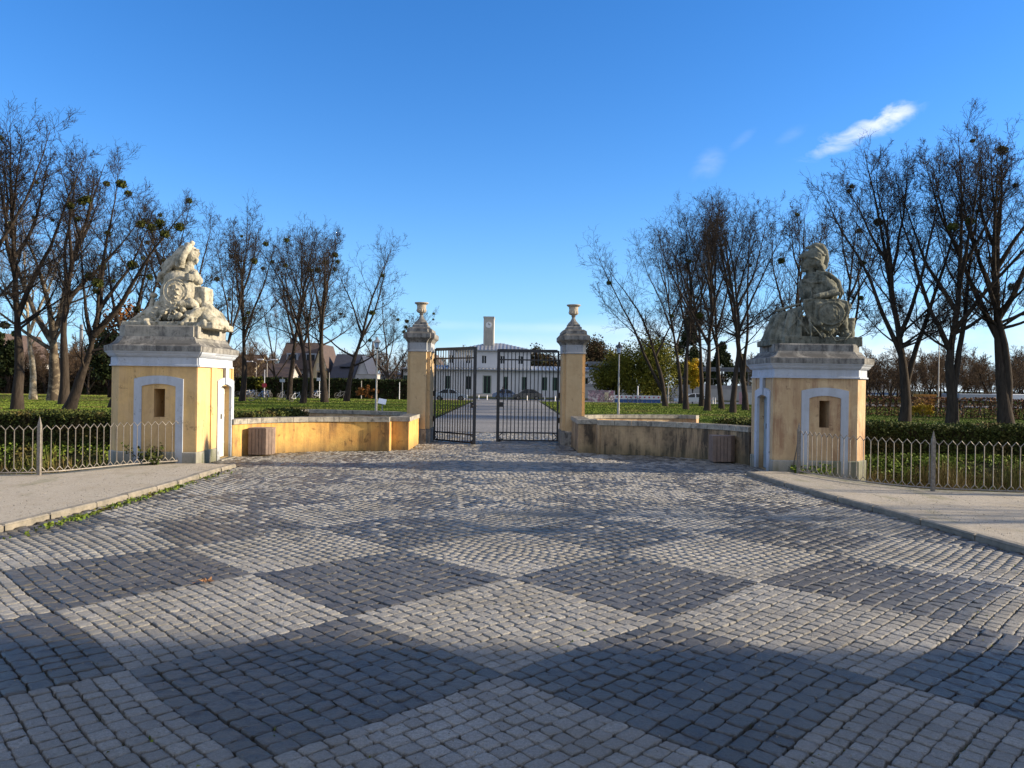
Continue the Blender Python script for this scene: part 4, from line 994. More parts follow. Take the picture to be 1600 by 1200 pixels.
def make_tree(seed, stems, mistle=0, dens=1.0, tw=.0085, bark='bark', twig='twig', detail=5, arch=.0, wob=.1):
    """stems: list of (height of start on first stem, azimuth deg, lean deg, length, radius, curve-up). The first one is the trunk itself"""
    r = NR(seed); parts = {'trunk': [], 'crown': []}
    allP, allD, allL, allR, allT = [], [], [], [], []
    first = None
    for hs_, az, ln, L, R0, cu in stems:
        d = np.array([[math.sin(R(ln)) * math.cos(R(az)), math.sin(R(ln)) * math.sin(R(az)), math.cos(R(ln))]])
        if first is None: P = np.array([[0, 0, -.1]])
        else:
            t = hs_ / first[2] * (first[0].shape[1] - 1); i = int(min(t, first[0].shape[1] - 2)); P = first[0][:, i] + (first[0][:, i + 1] - first[0][:, i]) * (t - i)
        pts, rad = grow(r, P, d, np.array([L]), np.array([R0]), 14, wob * .72, cu, taper=.05); tt_ = np.linspace(0, 1, 15); rad = R0 * (1 - .95 * tt_ ** .72)[None]
        if first is None:
            rad[:, 0] = R0 * 1.35; rad[:, 1:4] = R0 * np.array([.98, .88, .80]); first = (pts, rad, L)
        parts['trunk'].append((pts, rad, 9)); allP.append(pts); allL.append(L); allR.append(rad)
    SP = np.concatenate(allP); SR = np.concatenate(allR); SL = np.array(allL, float)
    n2 = int(12 * dens)
    P, D, L, Rr = kids(r, SP, SR, SL, n2, .28, .97, .85, .36, .42, .62)
    p2, r2 = grow(r, P, D, L, Rr, 8, wob * 1.5, .09 - arch, .2); parts['trunk'].append((p2, r2, 6))
    P, D, L3, Rr = kids(r, p2, r2, L, int(7.5 * dens), .08, .98, .75, .50, .56, .45)
    p3, r3 = grow(r, P, D, L3, Rr, 5, wob * 1.5, .12 - arch * .5, .3); r3 = np.maximum(r3, tw * 1.0); parts['crown'].append((p3, r3, 4))
    # short shoots straight from the stems and limbs, so that their ends dissolve into twigs
    Ps, Ds, Ls, Rs = kids(r, SP, SR, SL, int(20 * dens), .45, 1, .7, .13, .25, .2)
    ps, rs_ = grow(r, Ps, Ds, Ls, Rs, 5, wob * 1.5, .12, .3); rs_ = np.clip(rs_, tw, .03); parts['crown'].append((ps, rs_, 4))
    p3 = np.concatenate([p3, ps]); r3 = np.concatenate([r3, rs_]); L3 = np.concatenate([L3, Ls])
    P, D, L4, Rr = kids(r, p3, r3, L3, int(7.5 * dens), .1, 1, .75, .52, .62, .4)
    p4, r4 = grow(r, P, D, L4, Rr, 4, wob * 1.6, .05, .4); r4 = np.maximum(r4, tw * .75); parts['crown'].append((p4, r4, 3))
    if detail >= 5:
        P, D, L5, Rr = kids(r, p4, r4, L4, int(4 * dens), .12, 1, .75, .60, .7, .3)
        p5, r5 = grow(r, P, D, L5, Rr, 3, wob * 1.6, .04, .5); r5 = np.maximum(r5, tw * .55); parts['crown'].append((p5, r5, 3))
    res = {}
    for k, lst in parts.items():
        Vs, Fs, o = [], [], 0
        for p, q, sdes in lst: V, F = tubes(p, q, sdes); Vs.append(V); Fs.append(F + o); o += len(V)
        res[k] = (np.concatenate(Vs), np.concatenate(Fs))
    spots = []
    if mistle:
        q = p3.reshape(-1, 3); q = q[q[:, 2] > q[:, 2].max() * .38]; spots = q[r.permutation(len(q))[:mistle]]
    return res, spots
_mt = []
def mistle_mesh(k):
    while len(_mt) < 3:
        r = NR(50 + len(_mt)); n = 420; d = rvec(r, n); C = d * (r.rand(n, 1) ** .45) * np.array([1, 1, .85]); V, F = leafquads(r, C, .12)
        o = npmesh('mistletoe', V, F, 'mistletoe leaf', np.repeat(r.rand(n), 4)); _mt.append(o.data); bpy.data.objects.remove(o)
    return _mt[k % 3]
def tree_obj(name, label, loc, res, spots, bark='bark', twig='twig', group=None, seed=0, cat='tree', s=1):
    th = thing(name, label, cat, loc, group)
    npmesh('trunk', *res['trunk'], bark, parent=th, smooth=True); npmesh('crown', *res['crown'], twig, parent=th)
    r = NR(seed + 900)
    for k, p in enumerate(spots):
        o = bpy.data.objects.new('mistletoe', mistle_mesh(k)); COL.objects.link(o); o.parent = th; o.location = p; sc = r.uniform(.14, .32) * s; o.scale = (sc, sc, sc)
    return th
def fan(n, fork, ln, L, R0, seed, az0=0, lean=(0, 0), low=3):
    """upright tree: a leader, n limbs that rise beside it to the crown's top, and a few low ones arching out"""
    r = NR(seed); H = L; st = [(0, lean[0], lean[1], H, R0, .0)]
    for k in range(n):
        h = fork * H + (.42 * H) * k / max(1, n); st.append((h, az0 + 137 * k + r.uniform(-25, 25), ln * r.uniform(.8, 1.25), (H - h) * r.uniform(.84, 1.0), R0 * (.60 - .26 * k / n), .06))
    for k in range(low):
        h = (fork * r.uniform(.9, 1.3)) * H; st.append((h, (0, 180, 90, 270)[k % 4] + r.uniform(-25, 25), r.uniform(60, 78), H * r.uniform(.24, .34), R0 * r.uniform(.22, .32), .045))
    return st
def gz(y): return float(ghf(50, y))
BIG = []
def place(name, label, px, py, top, stems_fn, seed, mistle=0, bark='bark', twig='twig', dens=.86, rad=.26, arch=0, detail=5, wob=.08, tw=.0095, pyd=None):
    x, y = G(px, py); y = pyd or y; x = PX(px, py, y); H = PZ(px, top, y); st = stems_fn(H * .86, rad)
    res, sp = make_tree(seed, st, mistle, dens, tw, bark, twig, detail, arch, wob)
    hmax = max(res['crown'][0][:, 2].max(), .1); k = H / hmax
    for q in res: res[q] = (res[q][0] * np.array([k, k, k]), res[q][1])
    return tree_obj(name, label, (x, y, gz(y)), res, np.array(sp) * k if len(sp) else [], bark, twig, None, seed)
L_ = 'lime_tree'
# large limes on the right, one by one
place(L_, 'bare lime tree with several steep stems, nearest the right guardhouse', 1413, 659, 190, lambda H, r: fan(6, .24, 27, H, r, 401, 170, (180, 2), 5) + [(H * .10, 5, 9, H * .85, r * .7, .02)], 11, 6, rad=.27, dens=.80)
place(L_, 'bare lime tree with a forking trunk, between the two other big ones at the right', 1487, 662, 172, lambda H, r: fan(6, .26, 28, H, r, 402, 190, (180, 1), 5) + [(H * .08, 0, 10, H * .88, r * .75, .02)], 12, 4, rad=.28, dens=.80)
place(L_, 'massive bare lime tree with a double trunk at the right edge', 1572, 664, 150, lambda H, r: fan(7, .30, 29, H, r * 1.1, 403, 180, (170, 2), 5) + [(.3, 0, 4, H * .9, r * .85, .01)], 13, 5, rad=.30, dens=.80)
# the row receding on the right
ROWR = [(1040, 635, 352, -1, 'V-forked bare lime tree leaning out over the lawn, farthest left of the right row', 1),
        (1064, 631, 320, 0, 'slim bare lime tree just behind the first ones of the right row', 0), (1072, 640, 318, 0, 'bare lime tree in front of the yellow foliage in the right row', 1),
        (1096, 635, 305, 0, 'bare lime tree third back in the right row', 0), (1105, 642, 298, 0, 'straight bare lime tree in the middle of the right row', 1),
        (1128, 639, 296, 0, 'bare lime tree right of the middle of the right row', 0), (1145, 645, 286, 0, 'tall bare lime tree with a snapped side branch in the right row', 1),
        (1165, 641, 282, 1, 'forked bare lime tree beside the right guardhouse door', 1), (1228, 646, 292, 0, 'bare lime tree rising behind the helmeted statue', 1), (1318, 652, 286, 0, 'bare lime tree rising over the right corner of the right guardhouse', 1)]
for k, (px, py, tp, kind, lab, big) in enumerate(ROWR):
    if kind == -1: fn = lambda H, r: [(0, 180, 3, H * .95, r, 0), (H * .09, 180, 30, H * .95, r * .8, .035), (H * .3, 30, 26, H * .6, r * .5, .06), (H * .35, 180, 52, H * .5, r * .35, .03)]
    elif kind == 1: fn = lambda H, r, k=k: fan(4, .34, 24, H, r, 270 + k, 30 * k, (170, 2), 3) + [(H * .14, 10, 9, H * .8, r * .7, .02)]
    else: fn = lambda H, r, k=k: fan(5, .32, 24, H, r, 70 + k, 40 * k)
    place(L_, lab, px, py, tp, fn, 30 + k, (2, 0, 1, 1, 1, 0, 1, 2, 3, 2)[k], rad=.21, detail=5, dens=.78)
# left side
place(L_, 'straight bare lime tree at the far left edge of the lawn', 27, 640, 172, lambda H, r: fan(6, .34, 28, H, r, 404, 0, (20, 1), 3), 61, 5, rad=.27)
place(L_, 'bare tree with clumps of mistletoe leaning right over the left guardhouse', 108, 640, 235, lambda H, r: [(0, 0, 20, H * .75, r * 1.1, .004), (H * .38, 0, 44, H * .75, r * .75, .03), (H * .42, 350, 20, H * .75, r * .6, .06), (H * .30, 2, 78, H * .42, r * .35, .06), (H * .5, 20, 40, H * .55, r * .5, .04), (H * .34, 180, 12, H * .6, r * .5, .03)], 62, 22, rad=.30, dens=.82)
place(L_, 'dark bare tree rising behind the leaning one', 100, 632, 205, lambda H, r: fan(6, .40, 30, H, r, 405, 20, (10, 6), 3), 63, 6, rad=.30, dens=.82)
place('plane_tree', 'thick plane tree with pale spreading limbs behind the left lawn', 85, 625, 300, lambda H, r: [(0, 150, 2, H * .9, r * 1.5, 0), (H * .30, 170, 44, H * .7, r, .04), (H * .34, 20, 26, H * .65, r * .9, .04), (H * .26, 180, 62, H * .6, r * .6, .05)], 64, 0, 'bark plane', 'twig pale', rad=.27, pyd=62)
place('plane_tree', 'slim plane tree with a white trunk behind the left lawn', 52, 623, 300, lambda H, r: [(0, 0, 3, H * .95, r, 0), (H * .34, 0, 20, H * .6, r * .6, .03), (H * .4, 180, 35, H * .5, r * .5, .04)], 65, 0, 'bark pale', 'twig pale', rad=.24, pyd=64)
place(L_, 'bare tree with a bent trunk close behind the left guardhouse', 176, 637, 300, lambda H, r: [(0, 0, 12, H, r, .0), (H * .35, 180, 25, H * .6, r * .6, .05), (H * .4, 10, 30, H * .5, r * .6, .05)], 66, 4, rad=.25, detail=5)
ROWL = [(378, 627, 305, 0, 'tall straight bare tree beside the right edge of the left guardhouse', .24), (300, 630, 300, 0, 'bare tree rising just behind the left statue', .24), (345, 633, 330, 0, 'slim bare tree between the left statue and the tall straight one', .16),
        (452, 625, 338, 0, 'bare tree in front of the dark roofed house, left one', .24), (473, 630, 345, 1, 'bare tree leaning right in front of the house gable', .23), (486, 622, 335, 0, 'bare tree behind the leaning one on the left lawn', .2),
        (507, 629, 332, 0, 'stout bare tree at the middle of the left group', .27), (541, 627, 352, 2, 'bare tree with long low arching branches left of the lantern post', .24), (602, 618, 425, 3, 'small mistletoe covered tree behind the left gate post', .22), (430, 618, 420, 3, 'small bushy bare tree in front of the low house wing', .16)]
for k, (px, py, tp, kind, lab, rad) in enumerate(ROWL):
    if kind == 1: fn = lambda H, r: [(0, 0, 9, H, r, 0.01), (H * .22, 180, 12, H * .75, r * .7, .03), (H * .35, 20, 28, H * .6, r * .5, .05), (H * .4, 180, 24, H * .5, r * .4, .05)]
    elif kind == 2: fn = lambda H, r: [(0, 0, 7, H, r, .0), (H * .28, 175, 62, H * .5, r * .4, .05), (H * .22, 0, 70, H * .5, r * .4, .05), (H * .38, 10, 26, H * .6, r * .6, .05), (H * .42, 180, 24, H * .5, r * .5, .05)]
    elif kind == 3: fn = lambda H, r: [(0, 0, 4, H, r, 0), (H * .16, 0, 38, H * .7, r * .7, .03), (H * .2, 180, 42, H * .7, r * .7, .03), (H * .3, 80, 32, H * .6, r * .5, .04)]
    else: fn = lambda H, r, k=k: fan(5, .34, 24, H, r, 170 + k, 50 * k)
    place(L_, lab, px, py, tp, fn, 80 + k, [5, 4, 3, 4, 3, 3, 5, 6, 14, 0][k], rad=rad, dens=.78, detail=5, twig='twig brown' if kind == 3 and k == 9 else 'twig')
place(L_, 'bare crown reaching in at the upper left corner of the view', -95, 642, 110, lambda H, r: fan(4, .3, 26, H, r, 99, 20), 99, 3, rad=.3)

# a lime outside the view on the right, whose crown throws broken shade on the setts
for sd_, x_, y_, h_, lab_ in ((132, 24, 11.6, 9.0, 'bare lime tree outside the view beside the moat on the right'),):
    res, sp = make_tree(sd_, fan(4, .3, 26, h_, .2, sd_, 30), 5, .62, .009, wob=.09); tree_obj(L_, lab_, (x_, y_, 0), res, sp, seed=sd_)
# far bare thickets: a few small trees copied many times
temps = []
for k in range(3):
    res, _ = make_tree(200 + k, [(0, 0, 3, 7.5, .16, 0), (.8, 0, 30, 6, .1, .05), (1.0, 130, 32, 6, .1, .05), (1.2, 240, 30, 6, .1, .05)], 0, 1.0, .016, detail=4, wob=.14)
    temps.append(tree_obj('thicket_tree', '', (0, 0, 0), res, [], 'bark', 'twig brown', 'bare trees of the far thickets'))
used = [False] * 3
def far_tree(x, y, s, label, k, grp='bare trees of the far thickets'):
    o = temps[k] if not used[k] else copy_tree(temps[k]); used[k] = True
    o.location = (x, y, gz(y) - .1); o.rotation_euler = (0, 0, rnd.uniform(0, 6.28)); o.scale = (s * rnd.uniform(.85, 1.15), s * rnd.uniform(.85, 1.15), s); tagp(o, label, 'tree', grp)
k = 0
for px in range(1190, 1760, 10):
    y = rnd.uniform(72, 125); x = PX(px, 600, y); hgt = PZ(px, rnd.uniform(512, 556), y); far_tree(x, y, hgt / 9.2, 'bare brown tree in the far thicket behind the beech hedge at the right', k % 3); k += 1
for px in range(-60, 400, 11):
    y = rnd.uniform(86, 122); x = PX(px, 600, y); hgt = PZ(px, rnd.uniform(495, 548), y); far_tree(x, y, hgt / 9.2, 'bare brown tree in the far thicket behind the left lawn', k % 3); k += 1
for px in (395, 412, 428, 440, 455, 520, 533, 580, 596, 612, 625):
    y = rnd.uniform(128, 150); x = PX(px, 600, y); hgt = PZ(px, rnd.uniform(515, 545), y); far_tree(x, y, hgt / 9.2, 'bare brown tree behind the houses left of the gate', k % 3); k += 1
for px in (1100, 1135, 1160, 1190, 1215, 925, 938, 1300, 1322):
    y = rnd.uniform(150, 190); x = PX(px, 600, y); hgt = PZ(px, rnd.uniform(525, 555), y); far_tree(x, y, hgt / 9.2, 'bare brown tree behind the railway platforms', k % 3); k += 1
for px, tp in ((707, 523), (716, 527), (865, 530), (884, 527), (856, 540)):
    y = 175; x = PX(px, 600, y); hgt = PZ(px, tp, y); far_tree(x, y, hgt / 9.2, 'pale bare tree showing over the station roof', k % 3); k += 1

# leafy crowns
def leafy(name, label, px, y, top, rx, ry, zlo, mat, seed, n=9000, leaf=.16, droop=0, nc=40, cone=False, trunk=.25, cat='tree', group=None):
    r = NR(seed); x = PX(px, 600, y); H = PZ(px, top, y); zg = gz(y); th = thing(name, label, cat, (x, y, zg), group)
    d = rvec(r, nc); cc = d * (r.rand(nc, 1) ** .4)
    h2 = (H - zg - zlo) / 2; zc_ = zlo + h2
    if cone:
        t = r.rand(nc) ** .8; a = r.rand(nc) * 6.28; cc = np.stack([np.cos(a) * (1 - t) * .9, np.sin(a) * (1 - t) * .9, t * 2 - 1], 1)
    C = cc * np.array([rx, ry, h2]) + np.array([0, 0, zc_]); rad = (.30 + .22 * r.rand(nc)) * min(rx, h2) * (.55 if cone else 1)
    i = r.randint(0, nc, n); e = rvec(r, n) * (r.rand(n, 1) ** .5) * rad[i][:, None] * np.array([1, 1, 1 + droop]); Q = C[i] + e; Q[:, 2] -= droop * .3 * r.rand(n) * h2; Q = Q[Q[:, 2] > .1]
    V, F = leafquads(r, Q, leaf); npmesh('crown', V, F, mat, np.repeat(r.rand(len(Q)), 4), parent=th)
    m = MB(); o = Vector((x, y, zg)); m.tube([o + Vector((0, 0, -.1)), o + Vector((.05, 0, zc_ * .5)), o + Vector((0, .05, zc_ * 1.2))], [trunk, trunk * .8, trunk * .3], 8)
    for k in range(0, nc, 4): c = o + Vector(C[k]); m.tube([o + Vector((0, 0, max(zlo * .7, .3))), (o + Vector((0, 0, zlo)) + c) / 2, c], [trunk * .4, trunk * .25, trunk * .1], 5)
    build('trunk', m, 'bark', th, smooth=True); return th
leafy('willow', 'broad yellow green tree behind the lantern post on the right', 1010, 108, 522, 4.6, 4, .8, 'willow leaf', 301, 26000, .085, .6, 60)
leafy('willow', 'smaller dark green leafy tree left of the broad yellow green one', 962, 112, 556, 3.2, 3, .8, 'willow leaf', 302, 13000, .085, .5, 40)
leafy('young_maple', 'slim tree with bright yellow leaves between the right row trunks', 1082, 96, 562, 1.1, 1.1, 2.0, 'gold leaf', 303, 3400, .08, 0, 14, trunk=.08)
leafy('conifer', 'tall dark pointed conifer behind the right row of limes', 1075, 140, 496, 4.2, 4, .6, 'dark leaf', 304, 16000, .13, 0, 60, cone=True)
leafy('conifer', 'dark conifer with a broken outline right of the tall pointed one', 1128, 150, 540, 4.0, 4, .6, 'dark leaf', 305, 12000, .13, 0, 45, cone=True)
leafy('conifer', 'small dark conifer beside the right guardhouse cornice', 1160, 160, 556, 2.6, 3, .6, 'dark leaf', 306, 7000, .13, 0, 30, cone=True)
leafy('oak_tree', 'rounded brown green tree right of the right gate post', 932, 165, 532, 5, 5, 1.5, 'thicket leaf', 307, 15000, .13, 0, 40)
leafy('evergreen', 'rounded evergreen showing over the station roof', 816, 170, 531, 3.2, 3, 2, 'dark leaf', 308, 9000, .12, 0, 26)
leafy('evergreen', 'dark evergreen at the right behind the station', 850, 160, 548, 9, 5, 1, 'thicket leaf', 309, 16000, .14, 0, 60)
leafy('yew', 'dark yew behind the bent tree at the left', 172, 74, 512, 2.0, 2, .8, 'dark leaf', 310, 4500, .12, 0, 26)
leafy('ivy_tree', 'ivy covered thin tree at the far left', 12, 88, 500, 1.1, 1.1, .6, 'dark leaf', 311, 4000, .14, 0, 30)
leafy('rusty_tree', 'small tree holding rusty brown leaves behind the left statue base', 205, 78, 478, 3.0, 2.5, 3.0, 'rust leaf', 312, 2600, .14, 0, 34)
leafy('garden_shrub', 'rusty rose shrub beside the street left of the lantern post', 574, 84, 603, 1.3, 1, .1, 'rust leaf', 313, 500, .08, 0, 14, cat='shrub', trunk=.04)
leafy('garden_shrub', 'bright green garden bush below the white gable', 556, 118, 588, 1.6, 1.2, .2, 'ivy leaf', 314, 1200, .12, 0, 12, cat='shrub', trunk=.05)
leafy('garden_shrub', 'sunny green bush among the bicycles', 402, 92, 590, 1.8, 1.0, .2, 'willow leaf', 315, 1500, .10, 0, 12, cat='shrub', trunk=.05)
for px, y, tp in ((1435, 54.5, 627), (1452, 54, 628)): leafy('garden_shrub', ('yellow leaved shrub against the beech hedge, the wider one', 'yellow leaved shrub against the beech hedge, the one under the orange skip')[px > 1440], px, y - 1.2, tp, .45, .3, .1, 'beech yellow', 320 + px, 420, .045, 0, 8, cat='shrub', trunk=.03)

# ------------------------------------------------------------ hedges
def hedge(name, label, pts, w, h, mat, seed, leaf, dens, core=.85, z0=0, twiggy=False):
    r = NR(seed); L = sum(math.dist(a, b) for a, b in zip(pts, pts[1:])); c = pts[len(pts) // 2]; th = thing(name, label, 'hedge', (c[0], c[1], z0))
    cum = np.concatenate([[0], np.cumsum([math.dist(a, b) for a, b in zip(pts, pts[1:])])]); px = np.array([p[0] for p in pts]); py = np.array([p[1] for p in pts])
    n = int(L * dens); s = r.rand(n) * L; x = np.interp(s, cum, px); y = np.interp(s, cum, py)
    i = np.clip(np.searchsorted(cum, s) - 1, 0, len(pts) - 2); dx = px[i + 1] - px[i]; dy = py[i + 1] - py[i]; dl = np.hypot(dx, dy); nx_, ny_ = -dy / dl, dx / dl
    per = w + 2 * h; q = r.rand(n) * per; off = np.where(q < h, -w / 2, np.where(q < h + w, q - h - w / 2, w / 2)); zz = np.where(q < h, q, np.where(q < h + w, h, q - h - w))
    jit = r.randn(n, 3) * .045; C = np.stack([x + nx_ * off, y + ny_ * off, z0 + zz + .03 * np.sin(s * 1.7)], 1) + jit; C[:, 2] = np.maximum(C[:, 2], z0 + .02)
    C -= np.array([c[0], c[1], z0]); V, F = leafquads(r, C, leaf); npmesh('foliage', V, F, mat, np.repeat(r.rand(n), 4), parent=th)
    m = MB(); e = .07
    if twiggy:
        rr = NR(seed + 1)
        for k in range(int(L / .22)):
            t = k * .22 + rr.uniform(0, .1); a = (float(np.interp(t, cum, px)), float(np.interp(t, cum, py)))
            m.tube([(a[0], a[1] + rr.uniform(-.1, .1), z0 - .05), (a[0] + rr.uniform(-.15, .15), a[1], z0 + h * .5), (a[0] + rr.uniform(-.25, .25), a[1] + rr.uniform(-.15, .15), z0 + h * .95)], [.03, .02, .008], 4)
        build('stems', m, 'bark', th)
    else:
        strip(m, pts, -w / 2 + e, w / 2 - e, z0 - .1, z0 + h - e); build('inner_twigs', m, 'thicket leaf', th, recalc=True)
    return th
hedge('clipped_hedge', 'dark clipped hedge along the far bank of the moat at the right', [(6.5, 23.2), (6.9, 21.9), (8, 21.75), (16, 21.6), (28, 21.5)], .95, .88, 'hedge leaf', 401, .026, 2600)
hedge('clipped_hedge', 'shaded clipped hedge behind the left railing and moat', [(-28, 21.2), (-16, 21.2), (-9.2, 21.3), (-7.9, 22.0), (-7.4, 23.6), (-7.2, 25.4)], .95, .88, 'hedge leaf', 402, .026, 2600)
hedge('beech_hedge', 'brown beech hedge with gaps beyond the right lawn', [(25.5, 57), (30, 54), (34, 51.5), (44, 50), (56, 49)], .8, 1.35, 'beech leaf', 403, .045, 420, twiggy=True)
hedge('dark_hedge', 'tall dark hedge across the street in front of the houses', [(-33, 92), (-12, 93)], 1.4, 2.35, 'dark leaf', 404, .10, 360, z0=-.22)
hedge('dark_hedge', 'dark overgrown hedge behind the leaf litter at the left', [(-72, 92), (-52, 90), (-34, 91)], 2.2, 2.9, 'thicket leaf', 405, .12, 420, z0=-.2)
# banks of the moat
r = NR(21); n = 52000; x = np.where(r.rand(n) < .6, 6.0 + 13 * r.rand(n) ** 1.1, -6.95 - 12 * r.rand(n)); y = 18.3 + 3.1 * r.rand(n) ** .8; z = ghf(x, y)
k = (z > -1.35) & (np.sin(x * 2.1) * np.sin(y * 3 + x) + .6 * r.randn(n) > -.35) & ~((np.abs(x - AX) < 8.7) & (y < 19.5)); C = np.stack([x, y, z + .03 + .14 * r.rand(n) ** 2], 1)[k]
V, F = leafquads(r, C, .025, (0, -.3, .5)); tagp(npmesh('ivy', V, F, 'ivy leaf', np.repeat(r.rand(len(C)), 4)), 'green ivy spreading over the moat banks below the hedges', 'ivy', kind='stuff')
n = 52000; x = np.where(r.rand(n) < .8, 6.2 + 13 * r.rand(n), -7.2 - 9 * r.rand(n)); y = 15.0 + 4.9 * r.rand(n); z = ghf(x, y); k = (z < -.35) & ~((np.abs(x - AX) < 8.7) & (y > 16.7) & (y < 19.5))
x, y, z = x[k], y[k], z[k]; n = len(x); h = (.28 + .5 * r.rand(n)) * (.8 + .3 * np.sin(x * 3) * np.sin(y * 2)); a = r.rand(n) * 6.28; ln = np.stack([r.randn(n) * .12, r.randn(n) * .12, h], 1); w_ = np.stack([np.cos(a), np.sin(a), 0 * a], 1) * .009
B = np.stack([x, y, z], 1); V = np.stack([B - w_, B + w_, B + ln * .6 + w_ * .8, B + ln + w_ * .1], 1).reshape(-1, 3)
tagp(npmesh('reeds', V, np.arange(4 * n).reshape(-1, 4), 'reed', np.repeat(r.rand(n), 4)), 'dry brown and green grasses standing in the bottom of the moat', 'grasses', kind='stuff')
# plants at the foot of the guardhouses
def herb(label, x, y, z, h, w, n, seed, mat='hedge leaf', cat='shrub'):
    r = NR(seed); th = thing('small_shrub', label, cat, (x, y, z)); m = MB(); Q = []
    for k in range(10):
        d = Vector((r.uniform(-w, w), r.uniform(-w * .6, w * .6), h * r.uniform(.6, 1))); m.tube([(x, y, z - .1), (x + d.x * .5, y + d.y * .5, z + d.z * .6), (x + d.x, y + d.y, z + d.z)], [.012, .008, .004], 5)
        for _ in range(n // 10): t = r.uniform(.35, 1); Q.append([d.x * t + r.randn() * .05, d.y * t + r.randn() * .05, d.z * t + r.randn() * .05])
    build('stems', m, 'twig', th); V, F = leafquads(r, np.array(Q), .028); npmesh('leaves', V, F, mat, np.repeat(r.rand(len(Q)), 4), parent=th)
herb('dark leafy shrub growing behind the left railing against the left guardhouse', -7.75, 16.6, -.25, .75, .55, 420, 31)
herb('low weeds at the foot of the right guardhouse behind the railing', 6.6, 16.75, -.15, .38, .5, 260, 32, 'ivy leaf', 'weeds')
# ------------------------------------------------------------ lawn grass
r = NR(77); n = 400000; d_ = 26 + 66 * r.rand(n) ** 1.25; uu_ = r.uniform(-.78, .80, n); x = uu_ * d_; y = d_
k = (np.abs(x - AX) > 3.75) & ~((y < 27) & (np.abs(x - AX) < 7.6)); x, y = x[k], y[k]; n = len(x); z = ghf(x, y); sz = .014 + .00058 * y
h = sz * (.7 + .8 * r.rand(n)) * .62; a = r.rand(n) * 6.28; w_ = np.stack([np.cos(a), np.sin(a), 0 * a], 1) * (sz * .85)[:, None]; ln = np.stack([r.randn(n) * .3 * h, r.randn(n) * .3 * h, h], 1); B = np.stack([x, y, z], 1)
leafm('grass blade', (.105, .155, .024), (.13, .175, .030), (.16, .15, .045), .25)
V = np.stack([B - w_, B + w_, B + w_ * .8 + ln, B - w_ * .8 + ln], 1).reshape(-1, 3)
tagp(npmesh('grass', V, np.arange(4 * n).reshape(-1, 4), 'grass blade', np.repeat(.3 + .4 * r.rand(n), 4)), 'short green lawn grass on both sides of the drive', 'grass', kind='stuff')

# ------------------------------------------------------------ buildings
def window(parent, p, d, a0, a1, z0, z1, frame='white paint', depth=.14, bars=1, trans=True):
    n = (d[1], -d[0]); f = MB()
    P = lambda a, z, k: (p[0] + d[0] * a - n[0] * k, p[1] + d[1] * a - n[1] * k, z)
    def b(x0, x1, u0, u1, k0=depth - .05, k1=depth - .002):
        vs = [P(x, u, k) for u in (u0, u1) for k in (k0, k1) for x in (x0, x1)]
        f.add(vs, [(0, 2, 3, 1), (4, 5, 7, 6), (0, 1, 5, 4), (2, 6, 7, 3), (0, 4, 6, 2), (1, 3, 7, 5)])
    t = .06
    b(a0, a0 + t, z0, z1); b(a1 - t, a1, z0, z1); b(a0 + t, a1 - t, z1 - t, z1); b(a0 + t, a1 - t, z0, z0 + t)
    for i in range(bars): c = a0 + (a1 - a0) * (i + 1) / (bars + 1); b(c - t / 2, c + t / 2, z0 + t, z1 - t)
    o = build('window', f, frame, parent)
    g = MB(); g.add([P(a0 + t, z0 + t, depth - .02), P(a1 - t, z0 + t, depth - .02), P(a1 - t, z1 - t, depth - .02), P(a0 + t, z1 - t, depth - .02)], [(0, 1, 2, 3)]); build('pane', g, 'window glass', o)
    return o
def shell(th, x0, x1, y0, y1, z0, z1, mat, ops_f=(), ops_r=(), ops_l=(), frame='white paint', name='wall'):
    m = MB(); m.panel((x0, y0), (1, 0), x1 - x0, z0, z1, ops_f, .15); m.panel((x1, y0), (0, 1), y1 - y0, z0, z1, ops_r, .15); m.panel((x1, y1), (-1, 0), x1 - x0, z0, z1); m.panel((x0, y1), (0, -1), y1 - y0, z0, z1, ops_l, .15)
    build(name, m, mat, th)
    for o in ops_f:
        if len(o) == 4: window(th, (x0, y0), (1, 0), *o, frame=frame)
    for o in ops_r: window(th, (x1, y0), (0, 1), *o, frame=frame)
    for o in ops_l: window(th, (x0, y1), (0, -1), *o, frame=frame)
def hip(th, x0, x1, y0, y1, z, h, mat, ov=.5, ridge=None, seams=0, name='roof'):
    m = MB(); a, b, c, d = x0 - ov, x1 + ov, y0 - ov, y1 + ov; hy = (c + d) / 2; i = min((d - c) / 2, (b - a) / 2 - .01) if ridge is None else ridge
    V = [(a, c, z), (b, c, z), (b, d, z), (a, d, z), (a + i, hy, z + h), (b - i, hy, z + h), (a, c, z - .18), (b, c, z - .18), (b, d, z - .18), (a, d, z - .18)]
    m.add(V, [(0, 1, 5, 4), (1, 2, 5), (2, 3, 4, 5), (3, 0, 4), (9, 8, 7, 6), (6, 7, 1, 0), (7, 8, 2, 1), (8, 9, 3, 2), (9, 6, 0, 3)]); o = build(name, m, mat, th)
    if seams:
        s = MB(); n = int((b - a) / seams)
        for k in range(1, n):
            xx = a + (b - a) * k / n; t = min(1, (xx - a) / i, (b - xx) / i); s.bar((xx, c, z + .04), (xx, c + (hy - c) * t, z + h * t + .04), .11, .08)
        build('seams', s, 'seam', o)
    return o
